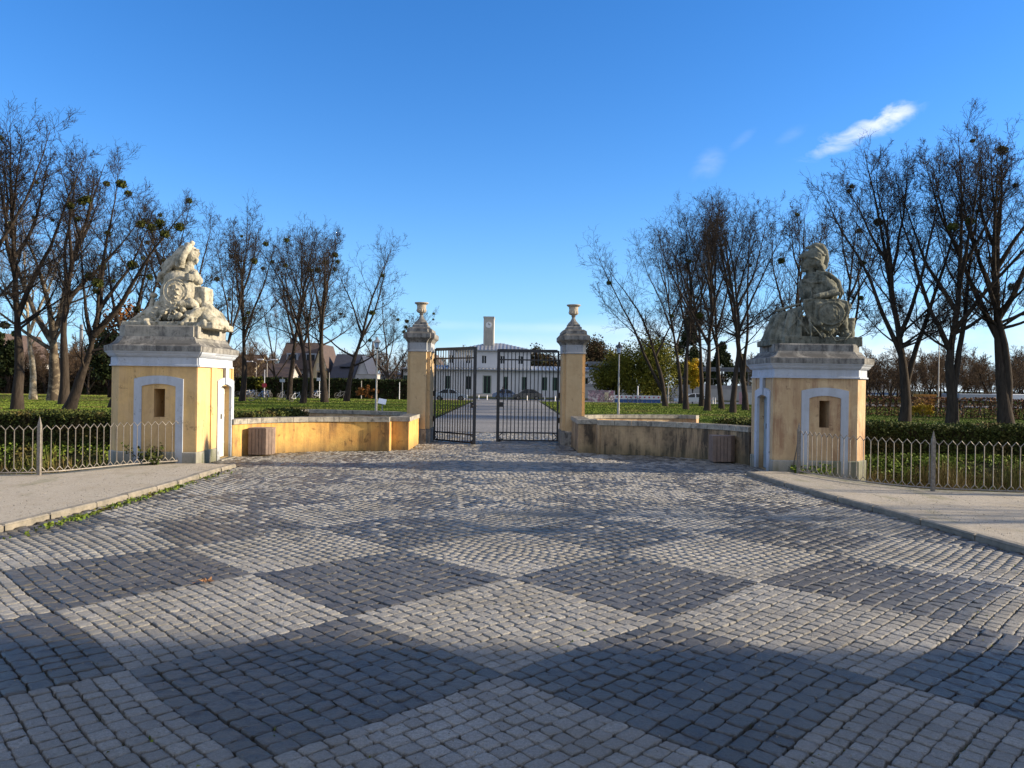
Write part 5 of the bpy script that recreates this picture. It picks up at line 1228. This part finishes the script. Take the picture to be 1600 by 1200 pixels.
def gable(th, x0, x1, y0, y1, z, h, mat, wall, axis='x', ov=.4, name='roof'):
    """ridge along axis"""
    m = MB(); t = .18
    if axis == 'x':
        c = (y0 + y1) / 2; sl = h / ((y1 - y0) / 2); e = ov * sl
        m.ext([(y0 - ov, z - e), (c, z + h), (y1 + ov, z - e), (y1 + ov, z - e - t), (c, z + h - t), (y0 - ov, z - e - t)][::-1], 'x', x0 - ov, x1 + ov)
        g = MB()
        for xx in (x1 - .01,): g.ext([(y0, z - .01), (y1, z - .01), (c, z + h - t - .02)], 'x', xx - .01, xx + .01)
    else:
        c = (x0 + x1) / 2; sl = h / ((x1 - x0) / 2); e = ov * sl
        m.ext([(x0 - ov, z - e), (c, z + h), (x1 + ov, z - e), (x1 + ov, z - e - t), (c, z + h - t), (x0 - ov, z - e - t)], 'y', y0 - ov, y1 + ov)
        g = MB()
        for yy in (y0 + .01,): g.ext([(x0, z - .01), (x1, z - .01), (c, z + h - t - .02)], 'y', yy - .01, yy + .01)
    o = build(name, m, mat, th, recalc=True); build('gable', g, wall, th, recalc=True); return o
Z0 = -.25
# station
YS = 128
th = thing('station_building', 'white two storey railway station with a grey metal roof at the end of the drive', 'building', (-3, YS, Z0))
lw = []
for px in (634, 663, 699, 732, 790, 819, 851, 867, 890, 915):
    c = PX(px, 600, YS) + 18.0; lw.append((c - .42, c + .42, .9 if px not in (790,) else .3, 3.1))
c = PX(761, 600, YS) + 18.0; door_op = (c - .6, c + .6, .25, 3.2)
m = MB(); shell(th, -18, 18, YS, YS + 12, Z0, 4.15, 'white wall', lw + [door_op], frame='green frame')
for x in (c - 18 - .75, c - 18 + .61): m.box(x, x + .14, YS - .05, YS + .0, .25, 3.3)
m.box(c - 18 - .61, c - 18 + .61, YS - .05, YS, 3.2, 3.3); build('door_frame', m, 'concrete', th)
m = MB()
for k in range(4): m.box(c - 18 - 1.9 - .3 * k, c - 18 + 1.5 + .3 * k, YS - .8 - .35 * k, YS - .01, .25 - .13 * (k + 1), .25 - .13 * k)
build('steps', m, 'concrete', th)
hip(th, -18, 18, YS, YS + 12, 4.3, .75, 'zinc', .7, 6, .62, 'lower_roof')
ux0, ux1 = -9.2, 3.1; uw = []
for px in (705, 731, 756, 785, 813): q = PX(px, 590, YS + 1.5) - ux0; uw.append((q - .42, q + .42, 5.25, 6.65))
shell(th, ux0, ux1, YS + 1.5, YS + 10, 4.2, 7.45, 'white wall', uw, frame='white paint', name='upper_wall')
hip(th, ux0, ux1, YS + 1.5, YS + 10, 7.6, 1.35, 'zinc', .55, 5.4, .62)
m = MB(); tx0, tx1 = PX(755.5, 540, 133), PX(771.5, 540, 133); m.box(tx0, tx1, 132, 137, 7.5, 13.2)
for k in range(4): q = tx0 + (tx1 - tx0) * (k + .5) / 4; m.box(q - .09, q + .09, 131.9, 131.999, 7.8, 11.2)
m.box(tx0 - .06, tx1 + .06, 131.94, 137.06, 13.2, 13.45); build('tower', m, 'tower stone', th)
m = MB(); m.tube([((tx0 + tx1) / 2, 131.99, 12.0), ((tx0 + tx1) / 2, 131.9, 12.0)], .52, 24); ck = build('clock', m, 'clock face', th)
m = MB(); m.bar(((tx0 + tx1) / 2, 131.87, 12.0), ((tx0 + tx1) / 2, 131.87, 12.38), .07, .03); m.bar(((tx0 + tx1) / 2, 131.87, 12.0), ((tx0 + tx1) / 2 + .26, 131.87, 12.05), .03, .07); build('clock_hands', m, 'black', ck)
# house seen through the left gate leaf
def house(label, px0, px1, y, z_e, z_r, dep, wall, roof, axis, wins=(), z0=Z0, chim=None, rwins=()):
    x0, x1 = PX(px0, 600, y), PX(px1, 600, y); th = thing('house', label, 'house', ((x0 + x1) / 2, y, z0)); w = x1 - x0
    shell(th, x0, x1, y, y + dep, z0, z_e, wall, [(a * w, b * w, c, d) for a, b, c, d in wins], rwins)
    o = gable(th, x0, x1, y, y + dep, z_e, z_r - z_e, roof, wall, axis)
    if chim: xx = x0 + w * chim; m = MB(); m.box(xx - .35, xx + .35, y + dep / 2 - .3, y + dep / 2 + .5, z_r - 1.2, z_r + .7); build('chimney', m, 'brown roof', o)
    return th, x0, x1
house('brown gabled house behind the left gate leaf', 655, 699, 150, 3.6, 7.6, 9, 'cream wall', 'brown roof', 'y', [(.2, .36, 1.2, 2.6), (.6, .76, 1.2, 2.6)])
th, x0, x1 = house('large house with a steep dark brown roof behind the left trees', 437, 489, 118, 4.1, 8.0, 9, 'grey wall', 'brown roof', 'x', [(.12, .26, 1.6, 3.1), (.55, .7, 1.6, 3.1)], rwins=[(3.0, 4.6, 1.8, 3.3), (3.6, 4.8, 4.3, 5.3)][:1], chim=.12)
for f in (.30, .86):
    xx = x0 + (x1 - x0) * f; m = MB(); m.box(xx - .9, xx + .9, 119.2, 121.5, 4.9, 6.2); o = build('dormer', m, 'zinc', th); m = MB(); m.box(xx - .6, xx + .6, 119.16, 119.199, 5.1, 6.0); build('pane', m, 'window glass', o)
th, x0, x1 = house('cream gable end with a balcony beside the steep dark brown roof', 489, 511, 117, 4.0, 7.6, 8, 'cream wall', 'brown roof', 'y', [(.25, .75, 2.0, 3.3), (.4, .62, 4.4 - .6, 3.99)][:1])
m = MB(); m.box(x0 + .8, x1 - .1, 115.9, 116.999, 3.5, 3.62); 
for k in range(12): q = x0 + .8 + (x1 - .9 - x0) * k / 11; m.box(q - .02, q + .02, 115.92, 115.96, 3.62, 4.5)
m.box(x0 + .8, x1 - .1, 115.9, 115.98, 4.5, 4.56); build('balcony', m, 'concrete', th)
m = MB(); m.box(x0 + .9, x1 - .6, 116.96, 116.999, 4.1, 5.6); build('balcony_door', m, 'window glass', th)
house('low grey house wing with a brown roof in front of the steep roofed house', 400, 447, 108, 2.6, 4.4, 7, 'concrete', 'brown roof', 'x', [(.2, .34, 1.0, 2.0), (.62, .8, 1.0, 2.0)])
th, x0, x1 = house('house with a wide navy slate roof left of the lantern post', 519, 556, 116, 2.7, 6.2, 9, 'grey wall', 'slate roof', 'x', [(.2, .4, 1.2, 2.4)])
for f in (.35, .65): xx = x0 + (x1 - x0) * f; m = MB(); m.bar((xx - .5, 117.85, 4.15), (xx + .5, 117.85, 4.15), .9, .08); build('skylight', m, 'window glass', th)
house('small white gable end below the navy slate roof', 553, 578, 114.5, 2.5, 5.8, 8, 'white wall', 'slate roof', 'y', [(.42, .58, 2.9 - .9, 2.49)])
house('flat pale building behind the lantern post', 592, 640, 140, 3.4, 3.9, 8, 'white wall', 'zinc', 'x', [(.1, .22, 1.4, 2.8), (.4, .52, 1.4, 2.8), (.7, .82, 1.4, 2.8)])
house('white gabled house at the far left edge', -30, 9, 96, 4.6, 7.4, 9, 'white wall', 'brown roof', 'y', [(.55, .7, 1.4, 2.8), (.78, .92, 1.4, 2.8), (.6, .75, 3.2, 4.4)])
house('long pale house behind the bent tree at the left', 112, 178, 120, 3.4, 6.6, 9, 'white wall', 'slate roof', 'x', [(.1, .2, 1.2, 2.6), (.5, .6, 1.2, 2.6), (.8, .9, 1.2, 2.6)], chim=.3)
house('beige house behind the bare trees right of the left guardhouse', 362, 398, 130, 4.4, 6.4, 9, 'cream wall', 'brown roof', 'x', [(.1, .3, 2, 3.3), (.55, .75, 2, 3.3)])
# low garden walls on the left
def block(name, label, cat, x0, x1, y0, y1, z0, z1, mat, cap=None):
    th = thing(name, label, cat, ((x0 + x1) / 2, (y0 + y1) / 2, z0)); m = MB(); m.box(x0, x1, y0, y1, z0, z1); build('wall_body', m, mat, th)
    m = MB(); m.box(x0 - .05, x1 + .05, y0 - .05, y1 + .05, z1 + .002, z1 + .10); build('coping', m, cap or 'coping stone', th)
block('garden_wall', 'pale garden wall beside the tall dark hedge, right of the lantern post', 'wall', PX(606, 600, 112), PX(640, 600, 112), 112, 112.3, Z0, 2.2, 'concrete')
block('garden_wall', 'pale garden wall with a flat roof edge below the small white gable', 'wall', PX(556, 600, 110), PX(588, 600, 110), 110, 113, Z0, 2.9, 'concrete')

# platforms and walls of the railway on the right
def platform(label, px0, px1, y, zt, zr):
    x0, x1 = PX(px0, 600, y), PX(px1, 600, y); th = thing('platform_canopy', label, 'canopy', ((x0 + x1) / 2, y, Z0)); m = MB(); m.box(x0, x1, y, y + 4.5, zr, zr + .35); m.box(x0 + .1, x1 - .1, y + .1, y + .3, zr - .35, zr - .002); build('roof', m, 'seam', th)
    n = max(2, int((x1 - x0) / 4))
    for k in range(n): q = x0 + .5 + (x1 - x0 - 1) * k / (n - 1); m = MB(); m.box(q - .1, q + .1, y + 2, y + 2.2, zt, zr - .002); build('post', m, 'seam', th)
    m = MB(); m.box(x0 - 2, x1 + 2, y - .5, y + 5, Z0, zt - .002); build('platform', m, 'grey wall', th)
    m = MB(); k = x0 - 1.8
    while k < x1 + 1.8: m.box(k - .03, k + .03, y - .45, y - .4, zt, zt + 1.05); k += .9
    m.box(x0 - 2, x1 + 2, y - .46, y - .39, zt + 1.05, zt + 1.12); build('handrail', m, 'grey metal', th); return x0, x1
platform('dark flat platform canopy right of the right gate post', 918, 968, 128, 2.1, 5.5)
platform('long dark platform canopy behind the right row of limes', 1080, 1180, 130, 2.2, 4.9)
m = MB(); y = 124; x0, x1 = PX(905, 600, y), PX(1190, 600, y); m.box(x0, x1, y, y + .3, Z0, 1.55); tagp(build('railway_wall', m, 'concrete', loc=((x0 + x1) / 2, y, Z0)), 'long pale retaining wall of the railway behind the right lawn', 'wall')
def flat(name, label, cat, px0, px1, y, z0, z1, mat, th_=.08, frame=None):
    x0, x1 = PX(px0, 600, y), PX(px1, 600, y); t = thing(name, label, cat, ((x0 + x1) / 2, y, z0)); m = MB(); m.box(x0, x1, y, y + th_, z0, z1); build('board', m, mat, t)
    m = MB()
    for q in (x0 + .1, x1 - .16): m.box(q, q + .06, y + th_ + .002, y + th_ + .06, min(z0, Z0), z1)
    build('posts', m, 'grey metal', t); return t
flat('graffiti_wall', 'low wall covered with pink and white graffiti right of the right gate post', 'wall', 919, 961, 100, Z0, 1.25, 'graffiti', .2)
flat('information_board', 'yellowish board standing before the graffiti wall', 'board', 945, 951, 99.6, .0, 1.0, 'cream wall')
flat('information_board', 'pale blue board on the platform above the graffiti wall', 'board', 952, 961, 121, 2.5, 3.5, 'car silver')
flat('hoarding', 'white hoarding with a round emblem left of the right guardhouse', 'board', 1168, 1182, 92, Z0, 1.3, 'white paint')
flat('hoarding', 'pink hoarding between the last trunks of the right row', 'board', 1155, 1163, 92.4, Z0, 1.35, 'pink paint')
flat('glass_shelter', 'pale glazed shelter behind the tree beside the yellow leaves', 'shelter', 1098, 1106, 112, 0, 2.4, 'white paint')
# construction barriers
B0 = None
for k in range(10):
    y = 92.5; px = 964 + k * 7.2; x = PX(px, 617, y)
    if B0 is None:
        B0 = thing('road_barrier', '', 'barrier', (x, y, Z0)); m = MB(); m.box(x - .26, x + .26, y - .03, y + .03, Z0 + .12, Z0 + .52); build('board', m, 'blue paint', B0)
        m = MB(); m.box(x - .28, x + .28, y - .04, y + .04, Z0 + .53, Z0 + 1.0); build('panel', m, 'white paint', B0); m = MB(); m.tube([(x, y - .041, Z0 + .78), (x, y - .06, Z0 + .78)], .10, 12); build('reflector', m, 'red paint', B0)
        m = MB(); m.box(x - .22, x - .14, y - .25, y + .25, Z0, Z0 + .11); m.box(x + .14, x + .22, y - .25, y + .25, Z0, Z0 + .11); build('feet', m, 'black', B0); o = B0
    else: o = copy_tree(B0)
    o.location = (x, y, Z0 - .0); tagp(o, 'white and blue road barrier in the row before the yellow green tree', 'barrier', 'row of construction barriers')

# train, skip, shelter roofs on the right
y = 135; x0, x1 = PX(1340, 600, y), PX(1412, 600, y); th = thing('train_carriage', 'pale railway carriage behind the trees right of the right guardhouse', 'train', ((x0 + x1) / 2, y, .3)); ops = [(1.0 + k * 2.05, 2.2 + k * 2.05, 1.75, 2.5) for k in range(3)]
shell(th, x0, x1, y, y + 2.8, .8, 3.0, 'white wall', ops, name='body'); m = MB(); m.box(x0 - .02, x1 + .02, y - .02, y + 2.82, 3.002, 3.2); build('roof', m, 'zinc', th); m = MB(); m.box(x0, x1, y - .02, y - .001, 1.0, 1.3); build('stripe', m, 'blue paint', th)
m = MB(); m.box(x0 - 20, x1 + 30, y - 3, y + 6, Z0, .78); tagp(build('railway_embankment', m, 'lawn', loc=(x0, y, Z0)), kind='structure')
y = 63; x0, x1 = PX(1443, 600, y), PX(1463, 600, y); th = thing('skip', 'orange skip showing over the beech hedge', 'skip', ((x0 + x1) / 2, y, 0)); m = MB(); m.ext([(x0 + .15, .15), (x1 - .15, .15), (x1, 1.55), (x0, 1.55)], 'y', y, y + 1.6); build('body', m, 'orange paint', th, recalc=True); m = MB(); m.box(x0 - .03, x1 + .03, y - .03, y, 1.45, 1.56); build('rim', m, 'orange paint', th)
for px0, px1, zt, lab, mt, nm in ((1499, 1560, 1.66, 'long low grey shelter roof behind the beech hedge', 'zinc', 'shelter'), (1580, 1680, 1.68, 'long low white shelter roof at the right edge behind the beech hedge', 'white paint', 'shelter')):
    y = 60; x0, x1 = PX(px0, 620, y), PX(px1, 620, y); th = thing(nm, lab, nm, ((x0 + x1) / 2, y, 0)); m = MB(); m.box(x0, x1, y, y + 2.5, zt - .55, zt, .03); build('roof', m, mt, th)
    m = MB(); k = x0 + .2
    while k < x1: m.box(k, k + .08, y + .1, y + .18, 0, zt - .552); m.box(k, k + .08, y + 2.3, y + 2.38, 0, zt - .552); k += 1.5
    build('posts', m, 'grey metal', th)

# ------------------------------------------------------------ vehicles
def car(label, px, y, L, H, paint, flipx=False, kind='car', rot=0):
    x = PX(px, 620, y); z = gz(y); th = thing('parked_car' if kind == 'car' else 'parked_van', label, kind, (0, 0, 0)); W = 1.75
    if kind == 'car': low = [(-.5, .32), (-.5, .62), (-.47, .72), (-.30, .84), (-.06, .90), (.30, .93), (.46, .90), (.5, .70), (.5, .32)]; cab = [(-.29, .83), (-.13, 1.34), (.02, 1.44), (.22, 1.40), (.42, .91)]
    else: low = [(-.5, .34), (-.5, .75), (-.44, .98), (-.33, 1.12), (-.31, 1.15), (.5, 1.15), (.5, .34)]; cab = [(-.36, 1.08), (-.24, 1.80), (-.18, 1.93), (.47, 1.93), (.5, 1.14)]
    f = -1 if flipx else 1; hs = H / (1.44 if kind == 'car' else 1.95)
    def ext(prof, w0, w1): 
        m = MB(); n = len(prof); zt = max(p[1] for p in prof); zb = min(p[1] for p in prof); vs = []
        for s in (-1, 1):
            for a, b in prof: w = w0 + (w1 - w0) * (b - zb) / (zt - zb); vs.append((f * a * L, s * w / 2, b * hs))
        m.add(vs, [tuple(range(n)), tuple(range(2 * n - 1, n - 1, -1))] + [(i, n + i, n + (i + 1) % n, (i + 1) % n) for i in range(n)]); return m
    build('body', ext(low, W, W * .96), paint, th, recalc=True); cb = build('cabin', ext(cab, W * .94, W * .74), paint, th, recalc=True)
    # glass panels a little proud of the cabin
    def inset(prof, k): cx = sum(p[0] for p in prof) / len(prof); cz = sum(p[1] for p in prof) / len(prof); return [((a - cx) * k + cx, (b - cz) * k + cz) for a, b in prof]
    if kind == 'car':
        g = inset(cab, .80); parts_ = ([p for p in g if p[0] < .02] + [(.03, g[2][1]), (.03, g[0][1])], [(.06, g[0][1]), (.06, g[2][1])] + [p for p in g if p[0] > .1])
    else: parts_ = ([(-.31, 1.2), (-.23, 1.68), (-.17, 1.72), (-.17, 1.2)],)
    zb, zt = min(p[1] for p in cab), max(p[1] for p in cab)
    for s in (-1, 1):
        for g in parts_:
            vs = []
            for a, b in g: w = W * .94 + (W * .74 - W * .94) * (b - zb) / (zt - zb); vs.append((f * a * L, s * (w / 2 + .012), b * hs))
            m = MB(); m.add(vs, [tuple(range(len(vs)))]); build('side_window', m, 'window glass', th)
    for (p, q), nm in (((cab[0], cab[1]), 'windscreen'), ((cab[-1], cab[-2]), 'rear_window')):
        vs = []
        for t in (.12, .88):
            a, b = p[0] + (q[0] - p[0]) * t, p[1] + (q[1] - p[1]) * t; w = (W * .94 + (W * .74 - W * .94) * (b - zb) / (zt - zb)) * .86; o_ = -.014 if nm == 'windscreen' else .014
            vs += [(f * (a * L + o_), -w / 2, b * hs + .01), (f * (a * L + o_), w / 2, b * hs + .01)]
        m = MB(); m.add([vs[0], vs[1], vs[3], vs[2]], [(0, 1, 2, 3)]); build(nm, m, 'window glass', th)
    for a in (-.31, .31):
        for s in (-1, 1):
            m = MB(); m.tube([(f * a * L, s * (W / 2 - .2), .31), (f * a * L, s * (W / 2 + .01), .31)], .31, 20); o = build('wheel', m, 'rubber', th); m = MB(); m.tube([(f * a * L, s * (W / 2 + .0), .31), (f * a * L, s * (W / 2 + .02), .31)], .19, 14); build('rim', m, 'grey metal', o)
    for s in (-1, 1):
        m = MB(); m.ell((f * -.485 * L, s * W * .36, .66 * hs), (.06, .16, .07)); build('headlight', m, 'lamp glass', th); m = MB(); m.ell((f * .49 * L, s * W * .40, .74 * hs), (.04, .12, .08)); build('tail_light', m, 'red paint', th)
    th.location = (x, y, z); th.rotation_euler = (0, 0, rot); return th
car('dark blue car parked before the station, partly behind the black one', 792, 106, 4.0, 1.38, 'car blue', True)
car('black hatchback parked before the station beside the dark blue one', 824, 104, 4.0, 1.5, 'car black')
car('silver car seen through the left gate leaf', 704, 92, 4.1, 1.42, 'car silver', True)
car('white car parked behind the trunks of the right row', 1082, 88, 3.9, 1.25, 'car white')
car('white van parked left of the left gate post', 625, 98, 4.9, 1.95, 'van white', True, 'van')

# ------------------------------------------------------------ lamps, poles, signs
def lantern_post(label, px, py, top, k):
    x, y = G(px, py); H = PZ(px, top, y) ; th = thing('lantern_post', label, 'street lamp', (x, y, 0)); m = MB()
    m.tube([(x, y, 0), (x, y, .9)], .075, 12); m.tube([(x, y, .9), (x, y, H - .75)], [.055, .04], 10); m.tube([(x, y, 1.9), (x, y, 1.97)], .062, 10); build('pole', m, 'lamp metal', th)
    m = MB(); m.lathe((x, y), [(.03, H - .76), (.10, H - .72), (.115, H - .68), (.03, H - .67)], 12); build('collar', m, 'black', th)
    m = MB(); m.lathe((x, y), [(.10, H - .67), (.17, H - .36), (.165, H - .34)], 8); build('lamp_glass', m, 'lamp glass', th)
    m = MB(); m.lathe((x, y), [(.27, H - .34), (.25, H - .31), (.10, H - .17), (.07, H - .14), (.06, H - .05), (.02, H)], 12); build('hood', m, 'lamp metal' if k else 'black', th)
    m = MB(); m.tube([(x, y - .05, 1.95), (x, y - .12, 2.0)], .03, 6); build('bracket', m, 'lamp metal', th)
lantern_post('grey lantern post on the left lawn, lit from the right', 587.5, 646, 526, 1)
lantern_post('grey lantern post with a black hood on the right lawn', 966, 652, 534, 0)
x, y = G(597, 640); y = 43.5; x = PX(597, 640, y); th = thing('info_lectern', 'small slanted white information panel beside the left lantern post', 'sign', (x, y, 0)); m = MB(); m.box(x - .03, x + .03, y, y + .06, 0, .72); build('leg', m, 'lamp metal', th)
m = MB(); m.add([(x - .22, y - .2, .70), (x + .22, y - .2, .62), (x + .22, y + .2, .88), (x - .22, y + .2, .96), (x - .22, y - .2, .73), (x + .22, y - .2, .65), (x + .22, y + .2, .91), (x - .22, y + .2, .99)], [(3, 2, 1, 0), (4, 5, 6, 7), (0, 1, 5, 4), (1, 2, 6, 5), (2, 3, 7, 6), (3, 0, 4, 7)]); build('panel', m, 'white paint', th)
def pole(name, label, cat, px, pyb, top, y, r=.05, mat='lamp metal', heads=0, sign=None):
    x = PX(px, pyb, y); z = gz(y); H = PZ(px, top, y); th = thing(name, label, cat, (x, y, z)); m = MB(); m.tube([(x, y, z), (x, y, H)], [r, r * .7], 8); build('pole', m, mat, th)
    for k in range(heads):
        s = (-1, 1)[k]; m = MB(); m.bar((x + s * .06, y, H - .02), (x + s * .55, y, H + .1), .05); m.box(x + s * .85 - .38, x + s * .85 + .38, y - .14, y + .14, H + .03, H + .16, .03); build('lamp_head', m, 'white paint', th)
    if sign:
        zs, rr, mt, shape = sign; m = MB()
        if shape == 'round': m.tube([(x, y - .08, zs), (x, y - .05, zs)], rr, 20)
        else: m.box(x - rr, x + rr, y - .09, y - .05, zs - rr * .6, zs + rr * .6)
        build('sign_plate', m, mt, th)
pole('street_lamp', 'tall lamp post with two flat heads before the low house wing', 'street lamp', 417, 600, 563, 96, .06, heads=2)
pole('street_lamp', 'tall single headed lamp post left of the double one', 'street lamp', 400, 600, 566, 100, .06, heads=1)
pole('signpost', 'white signpost with a round red sign among the bicycles', 'sign', 413, 615, 578, 84, .06, 'white paint', sign=(1.35, .26, 'red paint', 'round'))
pole('signpost', 'post with a blue grey box sign behind the bicycles', 'sign', 441, 615, 590, 82, .07, 'seam', sign=(1.9, .27, 'car silver', 'sq'))
pole('signpost', 'post with a small white sign between the left group trunks', 'sign', 499, 615, 592, 86, .05, 'white paint', sign=(2.1, .30, 'white paint', 'sq'))
pole('signpost', 'slim grey post left of the stout tree in the left group', 'post', 514, 618, 582, 90, .05)
pole('signpost', 'short pale post before the rusty rose shrub', 'post', 564.5, 618, 595, 90, .06)
pole('signpost', 'short pale post in front of the white van', 'post', 624, 618, 597, 90, .05, 'white paint')
pole('street_lamp', 'tall slim mast behind the beech hedge between two big limes', 'mast', 1466, 628, 520, 66, .06, heads=1)
pole('signpost', 'white post before the construction barriers', 'post', 996.5, 622, 603, 94, .09, 'white paint')
pole('signpost', 'grey post under the yellow green tree', 'post', 1044, 622, 600, 92, .10, 'lamp metal')
pole('factory_mast', 'dark lattice mast far behind the left lantern post', 'mast', 582, 600, 533, 170, .35, 'seam'); pole('factory_mast', 'thin chimney pipe far behind between two left trees', 'mast', 126, 600, 507, 150, .45, 'seam')
for px, y in ((1114, 88), (1117.5, 87)): pole('marker_post', ('white marker post at the edge of the right lawn, left one', 'white marker post at the edge of the right lawn, right one')[px > 1115], 'bollard', px, 630, 621, y, .07, 'white paint')
bl = None
for px in (726, 748, 761, 792.5, 823.5, 851.5, 867.5):
    y = 101; x = PX(px, 620, y)
    if bl is None: bl = thing('bollard', '', 'bollard', (x, y, gz(y))); m = MB(); m.tube([(x, y, gz(y)), (x, y, gz(y) + .62)], .075, 10); build('post', m, 'white paint', bl); m = MB(); m.ell((x, y, gz(y) + .64), (.08, .08, .06), nu=10, nv=6); build('cap', m, 'grey metal', bl); o = bl
    else: o = copy_tree(bl)
    o.location = (x, y, gz(y)); tagp(o, 'short white bollard in the row across the end of the drive', 'bollard', 'row of white bollards')

# ------------------------------------------------------------ bicycles
def torus(m, c, R0, r, n=22, k=6):
    vs = [(c[0] + (R0 + r * math.cos(b)) * math.cos(a), c[1] + r * math.sin(b), c[2] + (R0 + r * math.cos(b)) * math.sin(a)) for a in [2 * math.pi * i / n for i in range(n)] for b in [2 * math.pi * j / k for j in range(k)]]
    m.add(vs, [(i * k + j, i * k + (j + 1) % k, ((i + 1) % n) * k + (j + 1) % k, ((i + 1) % n) * k + j) for i in range(n) for j in range(k)])
def bicycle(paint):
    th = thing('bicycle', '', 'bicycle')
    for x in (-.52, .52):
        m = MB(); torus(m, (x, 0, .34), .32, .024); o = build('wheel', m, 'rubber', th); m = MB(); torus(m, (x, 0, .34), .295, .012)
        for k in range(8): a = k * math.pi / 8; m.tube([(x - .29 * math.cos(a), 0, .34 - .29 * math.sin(a)), (x + .29 * math.cos(a), 0, .34 + .29 * math.sin(a))], .004, 3)
        build('rim', m, 'grey metal', o)
    m = MB(); T = [((-.52, .34), (-.08, .30)), ((-.52, .34), (-.2, .80)), ((-.08, .30), (-.2, .88)), ((-.08, .30), (.36, .78)), ((-.18, .78), (.34, .86)), ((.34, .95), (.52, .34))]
    for a, b in T: m.tube([(a[0], 0, a[1]), (b[0], 0, b[1])], .022, 6)
    build('frame', m, paint, th); m = MB(); m.ell((-.22, 0, .92), (.14, .08, .04), nu=10, nv=6); build('saddle', m, 'black', th)
    m = MB(); m.tube([(.28, -.28, 1.02), (.36, -.12, 1.0), (.36, .12, 1.0), (.28, .28, 1.02)], .016, 6); build('handlebar', m, 'black', th); return th
pb = {c: bicycle(c) for c in ('white paint', 'seam', 'blue paint')}; used_b = {}
for px, y, c, rot, lab in ((462, 68, 'white paint', 60, 'pale bicycle with a bright front wheel on the left lawn'), (402, 68, 'seam', 20, 'dark bicycle lying low at the lawn edge, leftmost on the grass'), (411, 76, 'blue paint', 35, 'blue bicycle beside the round red sign'), (440, 72, 'seam', 75, 'dark bicycle left of the pale one with the bright wheel'),
                           (497, 82, 'white paint', 50, 'white bicycle between two trunks of the left group'), (533, 88, 'seam', 30, 'dark bicycle by the street right of the stout tree'), (418, 88, 'seam', 70, 'grey bicycle in the rack behind the round red sign'), (378, 89, 'seam', 10, 'grey bicycle in the rack nearest the left guardhouse'),
                           (384, 90, 'white paint', 40, 'white bicycle in the rack near the tall straight tree'), (390, 89, 'blue paint', 25, 'blue bicycle in the rack near the tall straight tree'), (396, 90, 'seam', 60, 'dark bicycle in the rack before the sunny green bush'), (489, 86, 'blue paint', 40, 'blue bicycle under the signpost with the small white sign'),
                           (948, 97, 'seam', 20, 'dark bicycle leaning before the graffiti wall, left one'), (957, 97, 'white paint', 10, 'pale bicycle leaning before the graffiti wall, right one'), (1054, 90, 'seam', 40, 'dark bicycle beside the grey post under the yellow green tree'), (990, 91, 'seam', 10, 'grey bicycle before the construction barriers')):
    o = pb[c] if c not in used_b else copy_tree(pb[c]); used_b[c] = 1; o.location = (PX(px, 620, y), y, gz(y)); o.rotation_euler = (0, R(6), R(rot)); tagp(o, lab, 'bicycle', 'bicycles')

# ------------------------------------------------------------ a person by the parked cars, seen through the gate
def person(label, x, y, top, hs):
    z = gz(y); me = bpy.data.meshes.new('body'); k = hs / 1.75
    J = [(0, 0, .95, .15), (0, 0, 1.2, .16), (0, 0, 1.42, .15), (0, 0, 1.52, .055), (0, -.02, 1.64, .10), (.20, 0, 1.40, .06), (.27, -.02, 1.12, .045), (.24, -.18, .92, .035), (-.20, 0, 1.40, .06), (-.27, 0, 1.12, .045), (-.25, -.05, .86, .035), (.10, 0, .88, .10), (.11, .03, .48, .065), (.12, -.05, .07, .045), (.12, -.16, .03, .035), (-.10, 0, .88, .10), (-.12, -.05, .48, .065), (-.13, .06, .07, .045), (-.13, -.05, .03, .035)]
    E = [(0, 1), (1, 2), (2, 3), (3, 4), (2, 5), (5, 6), (6, 7), (2, 8), (8, 9), (9, 10), (0, 11), (11, 12), (12, 13), (13, 14), (0, 15), (15, 16), (16, 17), (17, 18)]
    me.from_pydata([(j[0] * k, j[1] * k, j[2] * k) for j in J], E, []); o = bpy.data.objects.new('person', me); COL.objects.link(o); sk = o.modifiers.new('s', 'SKIN'); 
    for v, j in zip(me.skin_vertices[0].data, J): v.radius = (j[3] * k, j[3] * k * .85)
    me.skin_vertices[0].data[0].use_root = True; o.modifiers.new('u', 'SUBSURF').levels = 1
    m2 = bpy.data.meshes.new_from_object(o.evaluated_get(bpy.context.evaluated_depsgraph_get())); o.modifiers.clear(); o.data = m2; m2.materials.clear()
    for q in ('navy cloth', 'denim', 'skin'): m2.materials.append(MATS[q])
    for p in m2.polygons: zz = p.center.z / k; p.material_index = 2 if zz > 1.5 or (abs(p.center.x) > .2 * k and zz < .95) else 1 if zz < .9 else 0
    o.location = (x, y, z); m = MB(); m.ell((x, y + .02, z + 1.67 * k), (.105 * k, .12 * k, .11 * k)); h = build('hair', m, 'black', o); tagp(o, label, 'person')
person('person in dark clothes standing beside the blue car before the station', PX(786, 610, 105), 104.2, 0, 1.75)

# ------------------------------------------------------------ made-up wing added out of view on the right to shade the near setts
th = thing('shade_wing', 'long ochre wing with a slate roof, added out of view to shade the forecourt', 'building', (36, -15, 0)); x0, x1, y0, y1 = 30, 44, -46, SHADE_WING_Y
Ly = y1 - y0; ops = []
k = 1.5
while k + 1.6 < Ly: ops += [(k, k + 1.2, 1.2, 3.6), (k, k + 1.2, 5.6, 8.2), (k, k + 1.2, 10.2, 12.6)]; k += 3.4
shell(th, x0, x1, y0, y1, -.12, 15, 'plaster yellow', ops_l=ops)
hip(th, x0, x1, y0, y1, 15.1, 4.5, 'slate roof', .5)
